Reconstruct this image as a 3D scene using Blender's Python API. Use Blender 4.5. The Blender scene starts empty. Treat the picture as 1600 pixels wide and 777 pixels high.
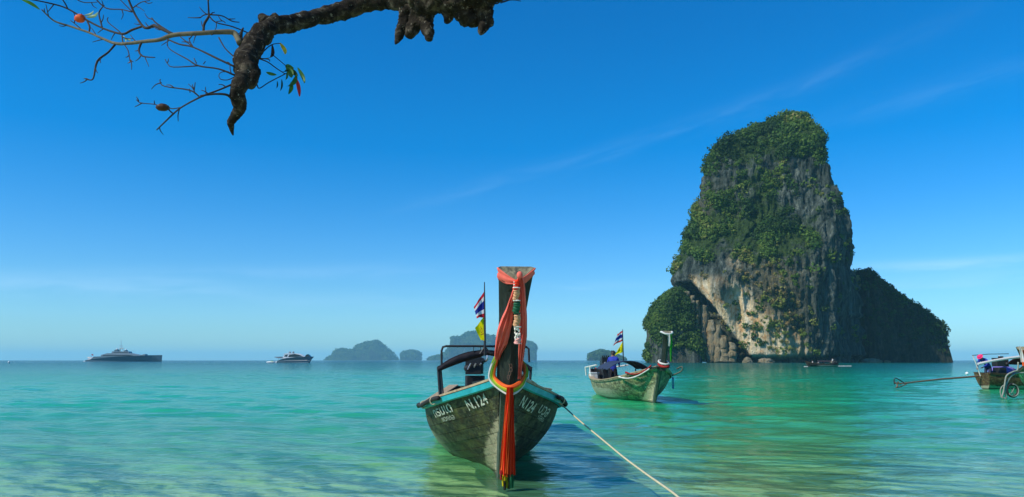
import bpy, bmesh, math, random
import numpy as np
from mathutils import Vector, Matrix, noise as mnoise

random.seed(7)
RNG = np.random.default_rng(11)
PI = math.pi
sc = bpy.context.scene
COL = sc.collection

# ------------------------------------------------------------------ camera
F, HC = 1200.0, 1.6
TH = math.atan(174.5 / F)
cam_d = bpy.data.cameras.new("camera")
cam_d.sensor_width = 36.0
cam_d.lens = 36.0 * F / 1600.0
cam_d.clip_start = 0.05
cam_d.clip_end = 60000.0
cam = bpy.data.objects.new("camera", cam_d)
cam.location = (0, 0, HC)
cam.rotation_euler = (PI / 2 + TH, 0, 0)
COL.objects.link(cam)
sc.camera = cam

# ------------------------------------------------------------------ sun and sky
SUN_AZ = math.radians(-117)     # from +Y, clockwise positive: to the left and a touch behind the camera
SUN_EL = math.radians(42)
to_sun = Vector((math.cos(SUN_EL) * math.sin(SUN_AZ), math.cos(SUN_EL) * math.cos(SUN_AZ), math.sin(SUN_EL)))
sl = bpy.data.lights.new("sun", 'SUN')
sl.energy = 5.0
sl.angle = math.radians(0.5)
sl.color = (1.0, 0.93, 0.80)
so = bpy.data.objects.new("sun", sl)
so.rotation_euler = to_sun.to_track_quat('Z', 'Y').to_euler()
so.location = (-30, -5, 40)
COL.objects.link(so)

sc.view_settings.view_transform = 'Standard'
sc.view_settings.look = 'None'
sc.view_settings.exposure = 0.0
sc.view_settings.gamma = 1.0
sc.render.engine = 'CYCLES'
sc.cycles.use_denoising = True
sc.cycles.max_bounces = 8
sc.cycles.volume_bounces = 1
sc.cycles.transparent_max_bounces = 12
sc.cycles.caustics_reflective = False
sc.cycles.caustics_refractive = False


# ------------------------------------------------------------------ node helper
class NT:
    def __init__(self, tree):
        self.t = tree
        self.n = tree.nodes
        self.n.clear()

    def lk(self, dst, v):
        if isinstance(v, bpy.types.NodeSocket):
            self.t.links.new(v, dst)
        elif v is not None:
            if dst.type == 'RGBA' and not isinstance(v, (int, float)) and len(v) == 3:
                v = (*v, 1)
            elif dst.type == 'RGBA' and isinstance(v, (int, float)):
                v = (v, v, v, 1)
            dst.default_value = v

    def node(self, kind, out=0, **kw):
        nd = self.n.new(kind)
        for k, v in kw.items():
            if k.startswith('i_'):
                self.lk(nd.inputs[k[2:].replace('_', ' ')], v)
            else:
                setattr(nd, k, v)
        return nd.outputs[out]

    def coord(self, which='Object'):
        return self.n.new('ShaderNodeTexCoord').outputs[which]

    def pos(self):
        return self.n.new('ShaderNodeNewGeometry').outputs['Position']

    def attr(self, name, out='Fac'):
        nd = self.n.new('ShaderNodeAttribute')
        nd.attribute_name = name
        return nd.outputs[out]

    def map(self, v, scale=(1, 1, 1), rot=(0, 0, 0), loc=(0, 0, 0)):
        nd = self.n.new('ShaderNodeMapping')
        self.lk(nd.inputs['Vector'], v)
        nd.inputs['Scale'].default_value = scale
        nd.inputs['Rotation'].default_value = rot
        nd.inputs['Location'].default_value = loc
        return nd.outputs[0]

    def noise(self, vec, scale=1.0, detail=3.0, rough=0.5, dist=0.0, out=0):
        nd = self.n.new('ShaderNodeTexNoise')
        self.lk(nd.inputs['Vector'], vec)
        nd.inputs['Scale'].default_value = scale
        nd.inputs['Detail'].default_value = detail
        nd.inputs['Roughness'].default_value = rough
        nd.inputs['Distortion'].default_value = dist
        return nd.outputs[out]

    def voro(self, vec, scale=1.0, feature='F1', out=0, **kw):
        nd = self.n.new('ShaderNodeTexVoronoi')
        nd.feature = feature
        self.lk(nd.inputs['Vector'], vec)
        nd.inputs['Scale'].default_value = scale
        return nd.outputs[out]

    def ramp(self, fac, stops, interp='LINEAR'):
        nd = self.n.new('ShaderNodeValToRGB')
        cr = nd.color_ramp
        cr.interpolation = interp
        while len(cr.elements) < len(stops):
            cr.elements.new(0.5)
        for e, (p, c) in zip(cr.elements, stops):
            e.position = p
            if isinstance(c, (int, float)):
                c = (c, c, c)
            e.color = (*c[:3], 1)
        self.lk(nd.inputs[0], fac)
        return nd.outputs[0]

    def mix(self, fac, a, b, mode='MIX'):
        nd = self.n.new('ShaderNodeMix')
        nd.data_type = 'RGBA'
        nd.blend_type = mode
        self.lk(nd.inputs[0], fac)
        self.lk(nd.inputs[6], a)
        self.lk(nd.inputs[7], b)
        return nd.outputs[2]

    def math(self, op, a, b=None, c=None, clamp=False):
        nd = self.n.new('ShaderNodeMath')
        nd.operation = op
        nd.use_clamp = clamp
        self.lk(nd.inputs[0], a)
        if b is not None:
            self.lk(nd.inputs[1], b)
        if c is not None:
            self.lk(nd.inputs[2], c)
        return nd.outputs[0]

    def range(self, v, a, b, c=0.0, d=1.0, smooth=True):
        nd = self.n.new('ShaderNodeMapRange')
        nd.interpolation_type = 'SMOOTHSTEP' if smooth else 'LINEAR'
        self.lk(nd.inputs['Value'], v)
        for k, x in zip(('From Min', 'From Max', 'To Min', 'To Max'), (a, b, c, d)):
            nd.inputs[k].default_value = x
        return nd.outputs[0]

    def xyz(self, v):
        nd = self.n.new('ShaderNodeSeparateXYZ')
        self.lk(nd.inputs[0], v)
        return nd.outputs

    def comb(self, x, y, z):
        nd = self.n.new('ShaderNodeCombineXYZ')
        for i, v in enumerate((x, y, z)):
            self.lk(nd.inputs[i], v)
        return nd.outputs[0]

    def bump(self, h, strength=0.5, distance=0.02, normal=None):
        nd = self.n.new('ShaderNodeBump')
        self.lk(nd.inputs['Height'], h)
        nd.inputs['Strength'].default_value = strength
        nd.inputs['Distance'].default_value = distance
        if normal is not None:
            self.lk(nd.inputs['Normal'], normal)
        return nd.outputs[0]

    def bsdf(self, col, rough=0.7, bump=None, metal=0.0, spec=0.4, **kw):
        nd = self.n.new('ShaderNodeBsdfPrincipled')
        self.lk(nd.inputs['Base Color'], col)
        self.lk(nd.inputs['Roughness'], rough)
        nd.inputs['Metallic'].default_value = metal
        nd.inputs['Specular IOR Level'].default_value = spec
        if bump is not None:
            self.lk(nd.inputs['Normal'], bump)
        for k, v in kw.items():
            self.lk(nd.inputs[k.replace('_', ' ')], v)
        return nd.outputs[0]

    def out(self, sh, vol=None):
        nd = self.n.new('ShaderNodeOutputMaterial')
        if sh is not None:
            self.lk(nd.inputs['Surface'], sh)
        if vol is not None:
            self.lk(nd.inputs['Volume'], vol)


def newmat(name):
    m = bpy.data.materials.new(name)
    m.use_nodes = True
    return m, NT(m.node_tree)


# ------------------------------------------------------------------ world
w = bpy.data.worlds.new("World")
sc.world = w
w.use_nodes = True
n = NT(w.node_tree)
sky = n.n.new('ShaderNodeTexSky')
sky.sky_type = 'NISHITA'
sky.sun_disc = False
sky.sun_elevation = SUN_EL
sky.sun_rotation = SUN_AZ
sky.air_density = 1.0
sky.dust_density = 0.05
sky.ozone_density = 4.0
sky.altitude = 0
hs = n.n.new('ShaderNodeHueSaturation')
hs.inputs['Saturation'].default_value = 1.5
hs.inputs['Hue'].default_value = 0.497
n.lk(hs.inputs['Color'], sky.outputs[0])
d = n.coord('Generated')
dx, dy, dz = n.xyz(d)
az = n.math('ARCTAN2', dx, dy)
el = n.math('ARCSINE', dz)


def streak(a0, e0, slope, wid, a_lo, a_hi, amp, seed):
    c = n.math('SUBTRACT', el, n.math('ADD', e0, n.math('MULTIPLY', n.math('SUBTRACT', az, a0), slope)))
    q = n.comb(n.math('MULTIPLY', az, 9.0), n.math('MULTIPLY', c, 60.0), seed)
    nz = n.noise(q, 1.0, 5, 0.6, 0.4)
    c2 = n.math('ADD', c, n.math('MULTIPLY', n.math('SUBTRACT', nz, 0.5), wid * 1.6))
    g = n.math('POWER', 2.718, n.math('MULTIPLY', n.math('MULTIPLY', c2, c2), -1.0 / (wid * wid)))
    m1 = n.range(az, a_lo - 0.12, a_lo + 0.12)
    m2 = n.range(az, a_hi + 0.1, a_hi - 0.1)
    return n.math('MULTIPLY', n.math('MULTIPLY', g, n.math('MULTIPLY', m1, m2)),
                  n.math('MULTIPLY', n.range(nz, 0.25, 0.75), amp))


cl = streak(0.55, 0.108, -0.01, 0.007, 0.42, 1.6, 0.34, 1.3)
for args in ((0.50, 0.088, 0.02, 0.012, 0.40, 1.5, 0.16, 2.7), (-0.50, 0.083, 0.0, 0.012, -1.4, -0.34, 0.22, 5.1),
             (-0.08, 0.215, 0.26, 0.011, -0.12, 0.52, 0.055, 7.7), (-0.35, 0.105, 0.05, 0.010, -0.55, -0.12, 0.12, 9.2),
             (0.52, 0.305, 0.16, 0.014, 0.40, 0.62, 0.045, 3.9), (0.12, 0.095, 0.02, 0.006, 0.06, 0.14, 0.22, 6.4),
             (-0.2, 0.075, 0.03, 0.012, -0.35, -0.1, 0.10, 8.8)):
    cl = n.math('ADD', cl, streak(*args))
cl = n.math('MINIMUM', cl, 0.6)
tint = n.ramp(n.range(el, 0.0, 0.5, 0, 1, False), [(0.0, (0.46, 0.74, 1.0)), (0.12, (0.52, 0.78, 1.0)), (0.3, (0.68, 0.86, 1.04)), (0.6, (0.86, 0.93, 1.06)), (1.0, (0.84, 0.90, 1.06))])
skyb = n.mix(1.0, hs.outputs[0], tint, 'MULTIPLY')
skyc = n.mix(cl, skyb, (4.6, 6.6, 8.6))
bg = n.n.new('ShaderNodeBackground')
n.lk(bg.inputs[0], skyc)
bg.inputs[1].default_value = 0.15
wo = n.n.new('ShaderNodeOutputWorld')
n.lk(wo.inputs[0], bg.outputs[0])


# ------------------------------------------------------------------ geometry helpers
def P(px, py, Y):
    """the world point that stands on the plane y = Y and is seen at (px, py) of the 1600 x 777 photograph"""
    dx_ = px - 800.0
    dy_ = F * math.cos(TH) - (388.5 - py) * math.sin(TH)
    dz_ = F * math.sin(TH) + (388.5 - py) * math.cos(TH)
    return Vector((dx_ * Y / dy_, Y, HC + dz_ * Y / dy_))


def G(px, py, z=0.0):
    dx_ = px - 800.0
    dy_ = F * math.cos(TH) - (388.5 - py) * math.sin(TH)
    dz_ = F * math.sin(TH) + (388.5 - py) * math.cos(TH)
    k = (z - HC) / dz_
    return Vector((dx_ * k, dy_ * k, z))


def PX(x, y, z):
    """numpy: world -> photo pixel"""
    zc = z - HC
    f_ = y * math.cos(TH) + zc * math.sin(TH)
    u_ = -y * math.sin(TH) + zc * math.cos(TH)
    return 800 + F * x / f_, 388.5 - F * u_ / f_


def tag(o, label=None, cat=None, group=None, kind=None):
    if label: o['label'] = label
    if cat: o['category'] = cat
    if group: o['group'] = group
    if kind: o['kind'] = kind
    return o


def empty(name, loc=(0, 0, 0), rz=0.0, label=None, cat=None, group=None):
    o = bpy.data.objects.new(name, None)
    o.empty_display_size = 0.2
    o.location = loc
    o.rotation_euler = (0, 0, rz)
    COL.objects.link(o)
    return tag(o, label, cat, group)


def mesh_np(name, v, faces, mats, smooth=True, midx=None):
    """v (n,3); faces (m,k) int array, or list of arrays"""
    me = bpy.data.meshes.new(name)
    v = np.asarray(v, dtype=np.float32)
    fs = faces if isinstance(faces, list) else [faces]
    fs = [np.asarray(f, dtype=np.int32) for f in fs if len(f)]
    me.vertices.add(len(v))
    me.vertices.foreach_set('co', v.ravel())
    nl = sum(f.size for f in fs)
    me.loops.add(nl)
    me.loops.foreach_set('vertex_index', np.concatenate([f.ravel() for f in fs]))
    npoly = sum(len(f) for f in fs)
    me.polygons.add(npoly)
    tot = np.concatenate([np.full(len(f), f.shape[1], dtype=np.int32) for f in fs])
    st = np.zeros(npoly, dtype=np.int32)
    st[1:] = np.cumsum(tot)[:-1]
    me.polygons.foreach_set('loop_start', st)
    me.polygons.foreach_set('loop_total', tot)
    for m in (mats if isinstance(mats, (list, tuple)) else [mats]):
        me.materials.append(m)
    if midx is not None:
        me.polygons.foreach_set('material_index', np.asarray(midx, dtype=np.int32))
    me.update(calc_edges=True)
    me.validate()
    me.polygons.foreach_set('use_smooth', np.full(len(me.polygons), smooth))
    return me


def link(name, me, parent=None):
    o = bpy.data.objects.new(name, me)
    COL.objects.link(o)
    if parent is not None:
        o.parent = parent
    return o


class MB:
    """collects geometry and links it as one mesh object"""
    def __init__(self):
        self.v, self.f, self.mi, self.m = [], [], [], 0

    def add(self, vs, fs):
        o = len(self.v)
        self.v += [Vector(p) for p in vs]
        self.f += [tuple(i + o for i in f) for f in fs]
        self.mi += [self.m] * len(fs)
        return self

    def box(self, c, s, rot=None, taper=1.0):
        c = Vector(c); hx, hy, hz = s[0] / 2, s[1] / 2, s[2] / 2
        e = min(hx, hy, hz) * 0.18
        vs = []
        for z, k in ((-hz, 1), (hz, taper)):
            for x, y in ((-hx + e, -hy), (hx - e, -hy), (hx, -hy + e), (hx, hy - e), (hx - e, hy), (-hx + e, hy), (-hx, hy - e), (-hx, -hy + e)):
                vs.append(Vector((x * k, y * k, z)))
        fs = [tuple(reversed(range(8))), tuple(range(8, 16))] + [(i, (i + 1) % 8, (i + 1) % 8 + 8, i + 8) for i in range(8)]
        if rot is not None:
            vs = [rot @ p for p in vs]
        return self.add([c + p for p in vs], fs)

    def prism(self, poly, a, b):
        """poly: 3D points; extruded from +a to +b (vectors)"""
        k = len(poly)
        vs = [Vector(p) + Vector(a) for p in poly] + [Vector(p) + Vector(b) for p in poly]
        return self.add(vs, [tuple(reversed(range(k))), tuple(range(k, 2 * k))] + [(i, (i + 1) % k, (i + 1) % k + k, i + k) for i in range(k)])

    def tube(self, pts, r, seg=8, caps=True, sub=1, closed=False, rough=0.0):
        pts = [Vector(p) for p in pts]
        rs = list(r) if hasattr(r, '__len__') else [r] * len(pts)
        if sub > 1:
            pts, rs = smooth_path(pts, rs, sub, closed)
        k = len(pts)
        vs, fs = [], []
        t0 = (pts[1] - pts[0]).normalized()
        up = Vector((0, 0, 1)) if abs(t0.z) < 0.9 else Vector((1, 0, 0))
        a = t0.cross(up).normalized()
        for i in range(k):
            if closed:
                t = (pts[(i + 1) % k] - pts[i - 1]).normalized()
            else:
                t = (pts[min(i + 1, k - 1)] - pts[max(i - 1, 0)]).normalized()
            a = (a - t * a.dot(t)).normalized()
            b = t.cross(a)
            for j in range(seg):
                an = 2 * PI * j / seg
                dirv = a * math.cos(an) + b * math.sin(an)
                rr = rs[i]
                if rough:
                    q = pts[i] + dirv * rs[i]
                    s_ = 1.0 / max(rs[i], 0.01)
                    rr *= 1 + rough * (mnoise.noise(q * 9) * 1.1 + mnoise.noise(q * 26) * 0.9 + 0.7 * abs(mnoise.noise(q * 70)))
                vs.append(pts[i] + dirv * rr)
        for i in range(k if closed else k - 1):
            i2 = (i + 1) % k
            for j in range(seg):
                j2 = (j + 1) % seg
                fs.append((i * seg + j, i * seg + j2, i2 * seg + j2, i2 * seg + j))
        if caps and not closed:
            fs.append(tuple(reversed(range(seg))))
            fs.append(tuple(range((k - 1) * seg, k * seg)))
        return self.add(vs, fs)

    def ball(self, c, r, seg=12, rings=8):
        c = Vector(c); r = Vector(r) if hasattr(r, '__len__') else Vector((r, r, r))
        vs = [c + Vector((0, 0, -r.z))]
        for i in range(1, rings):
            a = PI * i / rings - PI / 2
            for j in range(seg):
                b = 2 * PI * j / seg
                vs.append(c + Vector((r.x * math.cos(a) * math.cos(b), r.y * math.cos(a) * math.sin(b), r.z * math.sin(a))))
        vs.append(c + Vector((0, 0, r.z)))
        fs = []
        for j in range(seg):
            fs.append((0, 1 + (j + 1) % seg, 1 + j))
            L = len(vs) - 1
            fs.append((L, L - seg + j, L - seg + (j + 1) % seg))
        for i in range(rings - 2):
            for j in range(seg):
                a0 = 1 + i * seg + j; a1 = 1 + i * seg + (j + 1) % seg
                fs.append((a0, a1, a1 + seg, a0 + seg))
        return self.add(vs, fs)

    def grid(self, rows, close_u=False, back=0.0):
        """rows: list of lists of points"""
        m, k = len(rows), len(rows[0])
        vs = [p for r in rows for p in r]
        fs = []
        for i in range(m - 1):
            for j in range(k if close_u else k - 1):
                j2 = (j + 1) % k
                fs.append((i * k + j, i * k + j2, (i + 1) * k + j2, (i + 1) * k + j))
        return self.add(vs, fs)

    def build(self, name, mats, parent=None, smooth=False, world=False, origin=None):
        me = bpy.data.meshes.new(name)
        M = None
        if parent is not None and world:
            M = (Matrix.Translation(parent.location) @ parent.rotation_euler.to_matrix().to_4x4() @ Matrix.Diagonal((*parent.scale, 1))).inverted()
        off = Vector(origin) if origin is not None else Vector((0, 0, 0))
        vs = [(M @ p if M else p) - off for p in self.v]
        me.from_pydata([tuple(p) for p in vs], [], self.f)
        for m in (mats if isinstance(mats, (list, tuple)) else [mats]):
            me.materials.append(m)
        me.polygons.foreach_set('material_index', self.mi)
        me.validate()
        bm = bmesh.new(); bm.from_mesh(me)
        bmesh.ops.recalc_face_normals(bm, faces=bm.faces)
        bm.to_mesh(me); bm.free()
        me.polygons.foreach_set('use_smooth', [bool(smooth)] * len(me.polygons))
        me.update()
        o = link(name, me, parent)
        if origin is not None:
            o.location = off
        return o


def smooth_path(pts, rs, sub, closed=False):
    k = len(pts)
    op, orr = [], []
    for i in range(k if closed else k - 1):
        if closed:
            a, b, c_, d_ = i - 1, i, (i + 1) % k, (i + 2) % k
        else:
            a, b, c_, d_ = max(i - 1, 0), i, i + 1, min(i + 2, k - 1)
        for s in range(sub):
            t = s / sub
            q = 0.5 * ((2 * pts[b]) + (pts[c_] - pts[a]) * t + (2 * pts[a] - 5 * pts[b] + 4 * pts[c_] - pts[d_]) * t * t + (3 * pts[b] - pts[a] - 3 * pts[c_] + pts[d_]) * t ** 3)
            op.append(q); orr.append(rs[b] * (1 - t) + rs[c_] * t)
    if not closed:
        op.append(pts[-1]); orr.append(rs[-1])
    return op, orr


def curve1(xs, ys):
    """smooth 1-D interpolation (monotone-ish hermite)"""
    xs = np.array(xs, float); ys = np.array(ys, float)
    m = np.gradient(ys, xs)

    def f(x):
        x = float(min(max(x, xs[0]), xs[-1]))
        i = int(min(max(np.searchsorted(xs, x) - 1, 0), len(xs) - 2))
        h = xs[i + 1] - xs[i]; t = (x - xs[i]) / h
        return float((2 * t ** 3 - 3 * t * t + 1) * ys[i] + (t ** 3 - 2 * t * t + t) * h * m[i] + (-2 * t ** 3 + 3 * t * t) * ys[i + 1] + (t ** 3 - t * t) * h * m[i + 1])
    return f


def _hash(ix, iy, iz, seed):
    h = (ix.astype(np.int64) * 374761393 + iy.astype(np.int64) * 668265263 + iz.astype(np.int64) * 2147483647 + seed * 1442695041) & 0xFFFFFFFF
    h = ((h ^ (h >> 13)) * 1274126177) & 0xFFFFFFFF
    h = ((h ^ (h >> 16)) * 2246822519) & 0xFFFFFFFF
    return ((h ^ (h >> 15)) & 0xFFFFFF) / float(0xFFFFFF)


def vnoise(x, y, z, seed=0):
    ix, iy, iz = np.floor(x), np.floor(y), np.floor(z)
    fx, fy, fz = x - ix, y - iy, z - iz
    ux, uy, uz = (t * t * t * (t * (t * 6 - 15) + 10) for t in (fx, fy, fz))
    r = 0
    for a in (0, 1):
        for b in (0, 1):
            for c in (0, 1):
                wgt = (ux if a else 1 - ux) * (uy if b else 1 - uy) * (uz if c else 1 - uz)
                r = r + wgt * _hash(ix + a, iy + b, iz + c, seed)
    return r * 2 - 1


def fbm(x, y, z, octv=4, seed=0, gain=0.5, lac=2.03):
    a, s, t = 1.0, 0, 0
    for i in range(octv):
        s = s + a * vnoise(x, y, z, seed + i * 17)
        t += a; a *= gain
        x, y, z = x * lac + 3.1, y * lac + 7.7, z * lac + 1.3
    return s / t


def sstep(a, b, x):
    t = np.clip((x - a) / (b - a), 0, 1)
    return t * t * (3 - 2 * t)


# ------------------------------------------------------------------ materials
def simple(name, col, rough=0.6, metal=0.0, var=0.15, scale=20, bumps=0.15, spec=0.4, trans=None):
    m, n = newmat(name)
    c = n.coord()
    nz = n.noise(c, scale, 4, 0.6)
    col2 = tuple(x * (1 - var) for x in col); col3 = tuple(min(1, x * (1 + var)) for x in col)
    cc = n.ramp(nz, [(0.3, col2), (0.7, col3)])
    b = n.bump(nz, bumps, 0.01)
    sh = n.bsdf(cc, rough, b, metal, spec)
    if trans:
        tl = n.n.new('ShaderNodeBsdfTranslucent')
        n.lk(tl.inputs[0], cc)
        ms = n.n.new('ShaderNodeMixShader')
        ms.inputs[0].default_value = trans
        n.lk(ms.inputs[1], sh); n.lk(ms.inputs[2], tl.outputs[0])
        sh = ms.outputs[0]
    n.out(sh)
    return m


M = {}
M['dark_metal'] = simple('dark_metal', (0.025, 0.028, 0.032), 0.5, 0.3, 0.3, 30)
M['steel'] = simple('steel', (0.45, 0.46, 0.47), 0.35, 0.8, 0.2, 30)
M['rust_pipe'] = simple('rusty_pipe', (0.16, 0.09, 0.06), 0.6, 0.3, 0.4, 25)
M['black_cloth'] = simple('black_cloth', (0.018, 0.015, 0.022), 0.85, 0, 0.3, 12, 0.3)
M['navy_cloth'] = simple('navy_cloth', (0.02, 0.035, 0.075), 0.8, 0, 0.3, 12, 0.3)
M['maroon_cloth'] = simple('maroon_cloth', (0.09, 0.025, 0.03), 0.8, 0, 0.4, 9, 0.3)
M['white_paint'] = simple('white_paint', (0.72, 0.75, 0.76), 0.35, 0, 0.08, 6, 0.05)
M['white_cloth'] = simple('white_cloth', (0.75, 0.73, 0.7), 0.8, 0, 0.1, 20, 0.1, trans=0.3)
M['violet_cloth'] = simple('violet_cloth', (0.20, 0.17, 0.55), 0.7, 0, 0.3, 6, 0.2)
M['salmon_cloth'] = simple('salmon_cloth', (0.95, 0.17, 0.12), 0.75, 0, 0.10, 14, 0.12, trans=0.12)
M['red_cloth'] = simple('red_cloth', (0.98, 0.055, 0.012), 0.7, 0, 0.06, 14, 0.12, trans=0.3)
M['orange_cloth'] = simple('orange_cloth', (0.98, 0.15, 0.02), 0.7, 0, 0.06, 14, 0.12, trans=0.3)
M['darkred_cloth'] = simple('darkred_cloth', (0.4, 0.02, 0.02), 0.7, 0, 0.15, 14, 0.12, trans=0.3)
M['yellow_cloth'] = simple('yellow_cloth', (0.85, 0.72, 0.02), 0.7, 0, 0.08, 14, 0.12, trans=0.5)
M['green_cloth'] = simple('green_cloth', (0.22, 0.42, 0.03), 0.7, 0, 0.2, 14, 0.12, trans=0.3)
M['bright_green_cloth'] = simple('bright_green_cloth', (0.08, 0.5, 0.06), 0.7, 0, 0.2, 14, 0.12, trans=0.3)
M['darkgreen_cloth'] = simple('darkgreen_cloth', (0.01, 0.13, 0.06), 0.7, 0, 0.2, 14, 0.12, trans=0.2)
M['blue_cloth'] = simple('blue_cloth', (0.015, 0.035, 0.33), 0.8, 0, 0.2, 9, 0.2)
M['pink_cloth'] = simple('pink_cloth', (0.85, 0.03, 0.16), 0.8, 0, 0.1, 9, 0.2)
M['skin'] = simple('skin', (0.20, 0.10, 0.06), 0.6, 0, 0.1, 9, 0.1)
M['hair'] = simple('hair', (0.012, 0.010, 0.010), 0.6, 0, 0.3, 40, 0.3)
M['tan_flower'] = simple('tan_flower', (0.62, 0.33, 0.17), 0.8, 0, 0.5, 90, 0.9)
M['pink_flower'] = simple('pink_flower', (0.75, 0.36, 0.32), 0.8, 0, 0.2, 60, 0.5)
M['white_flower'] = simple('white_flower', (0.8, 0.77, 0.68), 0.8, 0, 0.15, 60, 0.5)
M['rope'] = simple('rope_fibre', (0.52, 0.47, 0.30), 0.85, 0, 0.3, 60, 0.6)
M['pale_hose'] = simple('pale_hose', (0.24, 0.25, 0.21), 0.6, 0, 0.25, 14, 0.3)
M['rubber'] = simple('black_rubber', (0.015, 0.015, 0.016), 0.8, 0, 0.3, 20, 0.3)
M['tan_wood'] = simple('tan_deck_wood', (0.36, 0.28, 0.17), 0.8, 0, 0.35, 14, 0.4)
M['glass'] = simple('dark_glass', (0.01, 0.015, 0.02), 0.1, 0, 0.1, 3, 0.0, 0.8)
M['grey_hull'] = simple('teal_grey_hull', (0.09, 0.15, 0.18), 0.4, 0, 0.12, 0.4, 0.0)
M['grey_hull_dark'] = simple('slate_deckhouse', (0.20, 0.25, 0.28), 0.4, 0, 0.12, 0.4, 0.0)
M['turquoise'] = simple('turquoise_paint', (0.02, 0.36, 0.41), 0.5, 0, 0.22, 7, 0.2)
M['white_boot'] = simple('worn_white_paint', (0.6, 0.6, 0.55), 0.6, 0, 0.25, 7, 0.2)


def hull_material(name, base, mottle, brown, cream=True, cream_col=(0.42, 0.38, 0.24), low=0.42, sternpatch=False):
    m, n = newmat(name)
    c = n.coord()
    x, y, z = n.xyz(c)
    long_ = n.map(c, (1.2, 0.45, 1.6))
    n1 = n.noise(long_, 4.6, 7, 0.68, 0.8)
    n2 = n.noise(n.map(c, (1.5, 0.8, 2.2), loc=(5, 2, 1)), 5.2, 6, 0.7, 0.5)
    n3 = n.noise(n.map(c, (1, 0.6, 1.2), loc=(1, 9, 3)), 3.0, 5, 0.65)
    fine = n.noise(n.map(c, (1, 0.25, 1)), 34, 5, 0.7)
    drips = n.noise(n.map(c, (5, 5, 0.7)), 4.2, 4, 0.6)
    col = n.ramp(n1, [(0.34, tuple(v * 0.4 for v in base)), (0.46, base), (0.56, mottle), (0.68, tuple(min(1, v * 2.4) for v in mottle))])
    col = n.mix(n.range(n2, 0.50, 0.60), col, brown)
    sp = n.range(n.noise(n.map(c, (1.3, 1.3, 1.6), loc=(7, 1, 4)), 7.0, 8, 0.85), 0.54, 0.62)
    col = n.mix(n.math('MULTIPLY', sp, 0.8), col, tuple(min(1, v * 3.6) for v in mottle))
    scv = n.range(n.noise(n.map(c, (9, 9, 1.4), loc=(2, 6, 4)), 3.5, 6, 0.8), 0.56, 0.66)
    col = n.mix(n.math('MULTIPLY', scv, 0.55), col, (0.33, 0.34, 0.26))
    col = n.mix(n.math('MULTIPLY', n.range(n3, 0.52, 0.66), 0.6), col, tuple(v * w_ for v, w_ in zip(mottle, (2.2, 2.0, 1.4))))
    scr = n.range(n.noise(n.map(c, (1.2, 1.2, 2.6), loc=(3, 3, 3)), 14.0, 6, 0.75), 0.60, 0.72)
    col = n.mix(n.math('MULTIPLY', scr, 0.35), col, (0.30, 0.31, 0.20))
    # worn pale boot-top along the waterline aft and a pale wedge beside the stem
    wl = n.math('ADD', n.range(z, low + 0.12, low - 0.12), n.math('MULTIPLY', n.math('SUBTRACT', n1, 0.5), 1.4))
    wl = n.math('MULTIPLY', n.range(wl, 0.42, 0.70), n.range(y, 1.5, 3.0))
    col = n.mix(n.math('MULTIPLY', wl, 0.8), col, (0.40, 0.42, 0.30))
    if cream:
        # wedge: between the stem and a line rising towards it
        e = n.math('ADD', n.math('ADD', y, n.math('MULTIPLY', z, 1.95)), n.math('MULTIPLY', n.math('SUBTRACT', n2, 0.5), 0.5))
        cm = n.range(e, 1.02, 0.88)
        cm = n.math('MULTIPLY', cm, n.range(fine, 0.25, 0.5, 0.6, 1.0))
        col = n.mix(cm, col, cream_col)
    if sternpatch:
        e = n.math('ADD', n.math('ABSOLUTE', n.math('SUBTRACT', y, 7.3)), n.math('MULTIPLY', z, 3.6))
        col = n.mix(n.range(e, 2.3, 2.1), col, (0.50, 0.47, 0.30))
    col = n.mix(n.range(z, 0.10, 0.0), col, (0.035, 0.05, 0.02))
    col = n.mix(n.range(drips, 0.50, 0.68), col, n.mix(0.6, col, (0.03, 0.04, 0.03)))
    col = n.mix(0.35, col, n.ramp(fine, [(0.3, 0.25), (0.7, 0.85)]), 'MULTIPLY')
    b = n.bump(n.math('ADD', fine, n.math('MULTIPLY', n1, 0.8)), 0.5, 0.012)
    n.out(n.bsdf(col, n.ramp(n1, [(0.3, 0.75), (0.7, 0.5)]), b, 0, 0.3))
    return m


M['hull_green'] = hull_material('weathered_green_hull', (0.013, 0.017, 0.009), (0.055, 0.058, 0.024), (0.036, 0.022, 0.012))
M['hull_olive'] = hull_material('weathered_olive_hull', (0.13, 0.145, 0.08), (0.25, 0.26, 0.15), (0.13, 0.115, 0.06), cream_col=(0.58, 0.52, 0.33), sternpatch=True)
M['hull_red'] = hull_material('weathered_brown_hull', (0.075, 0.035, 0.015), (0.10, 0.075, 0.03), (0.06, 0.02, 0.012), cream=False, low=0.2)
M['hull_orange'] = hull_material('varnished_orange_hull', (0.30, 0.14, 0.035), (0.55, 0.42, 0.20), (0.12, 0.045, 0.02), cream=False)
M['hull_black'] = hull_material('dark_hull', (0.02, 0.018, 0.018), (0.05, 0.04, 0.035), (0.03, 0.02, 0.02), cream=False)


def wood_post(name, a, b_):
    m, n = newmat(name)
    c = n.coord()
    g = n.noise(n.map(c, (10, 10, 0.9)), 3.0, 6, 0.65, 0.3)
    k = n.noise(n.map(c, (2, 2, 1.2)), 3.2, 4, 0.6)
    col = n.ramp(g, [(0.3, a), (0.75, b_)])
    col = n.mix(n.range(k, 0.5, 0.7), col, (0.025, 0.03, 0.03))
    n.out(n.bsdf(col, 0.6, n.bump(g, 0.5, 0.01), 0, 0.35))
    return m


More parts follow.
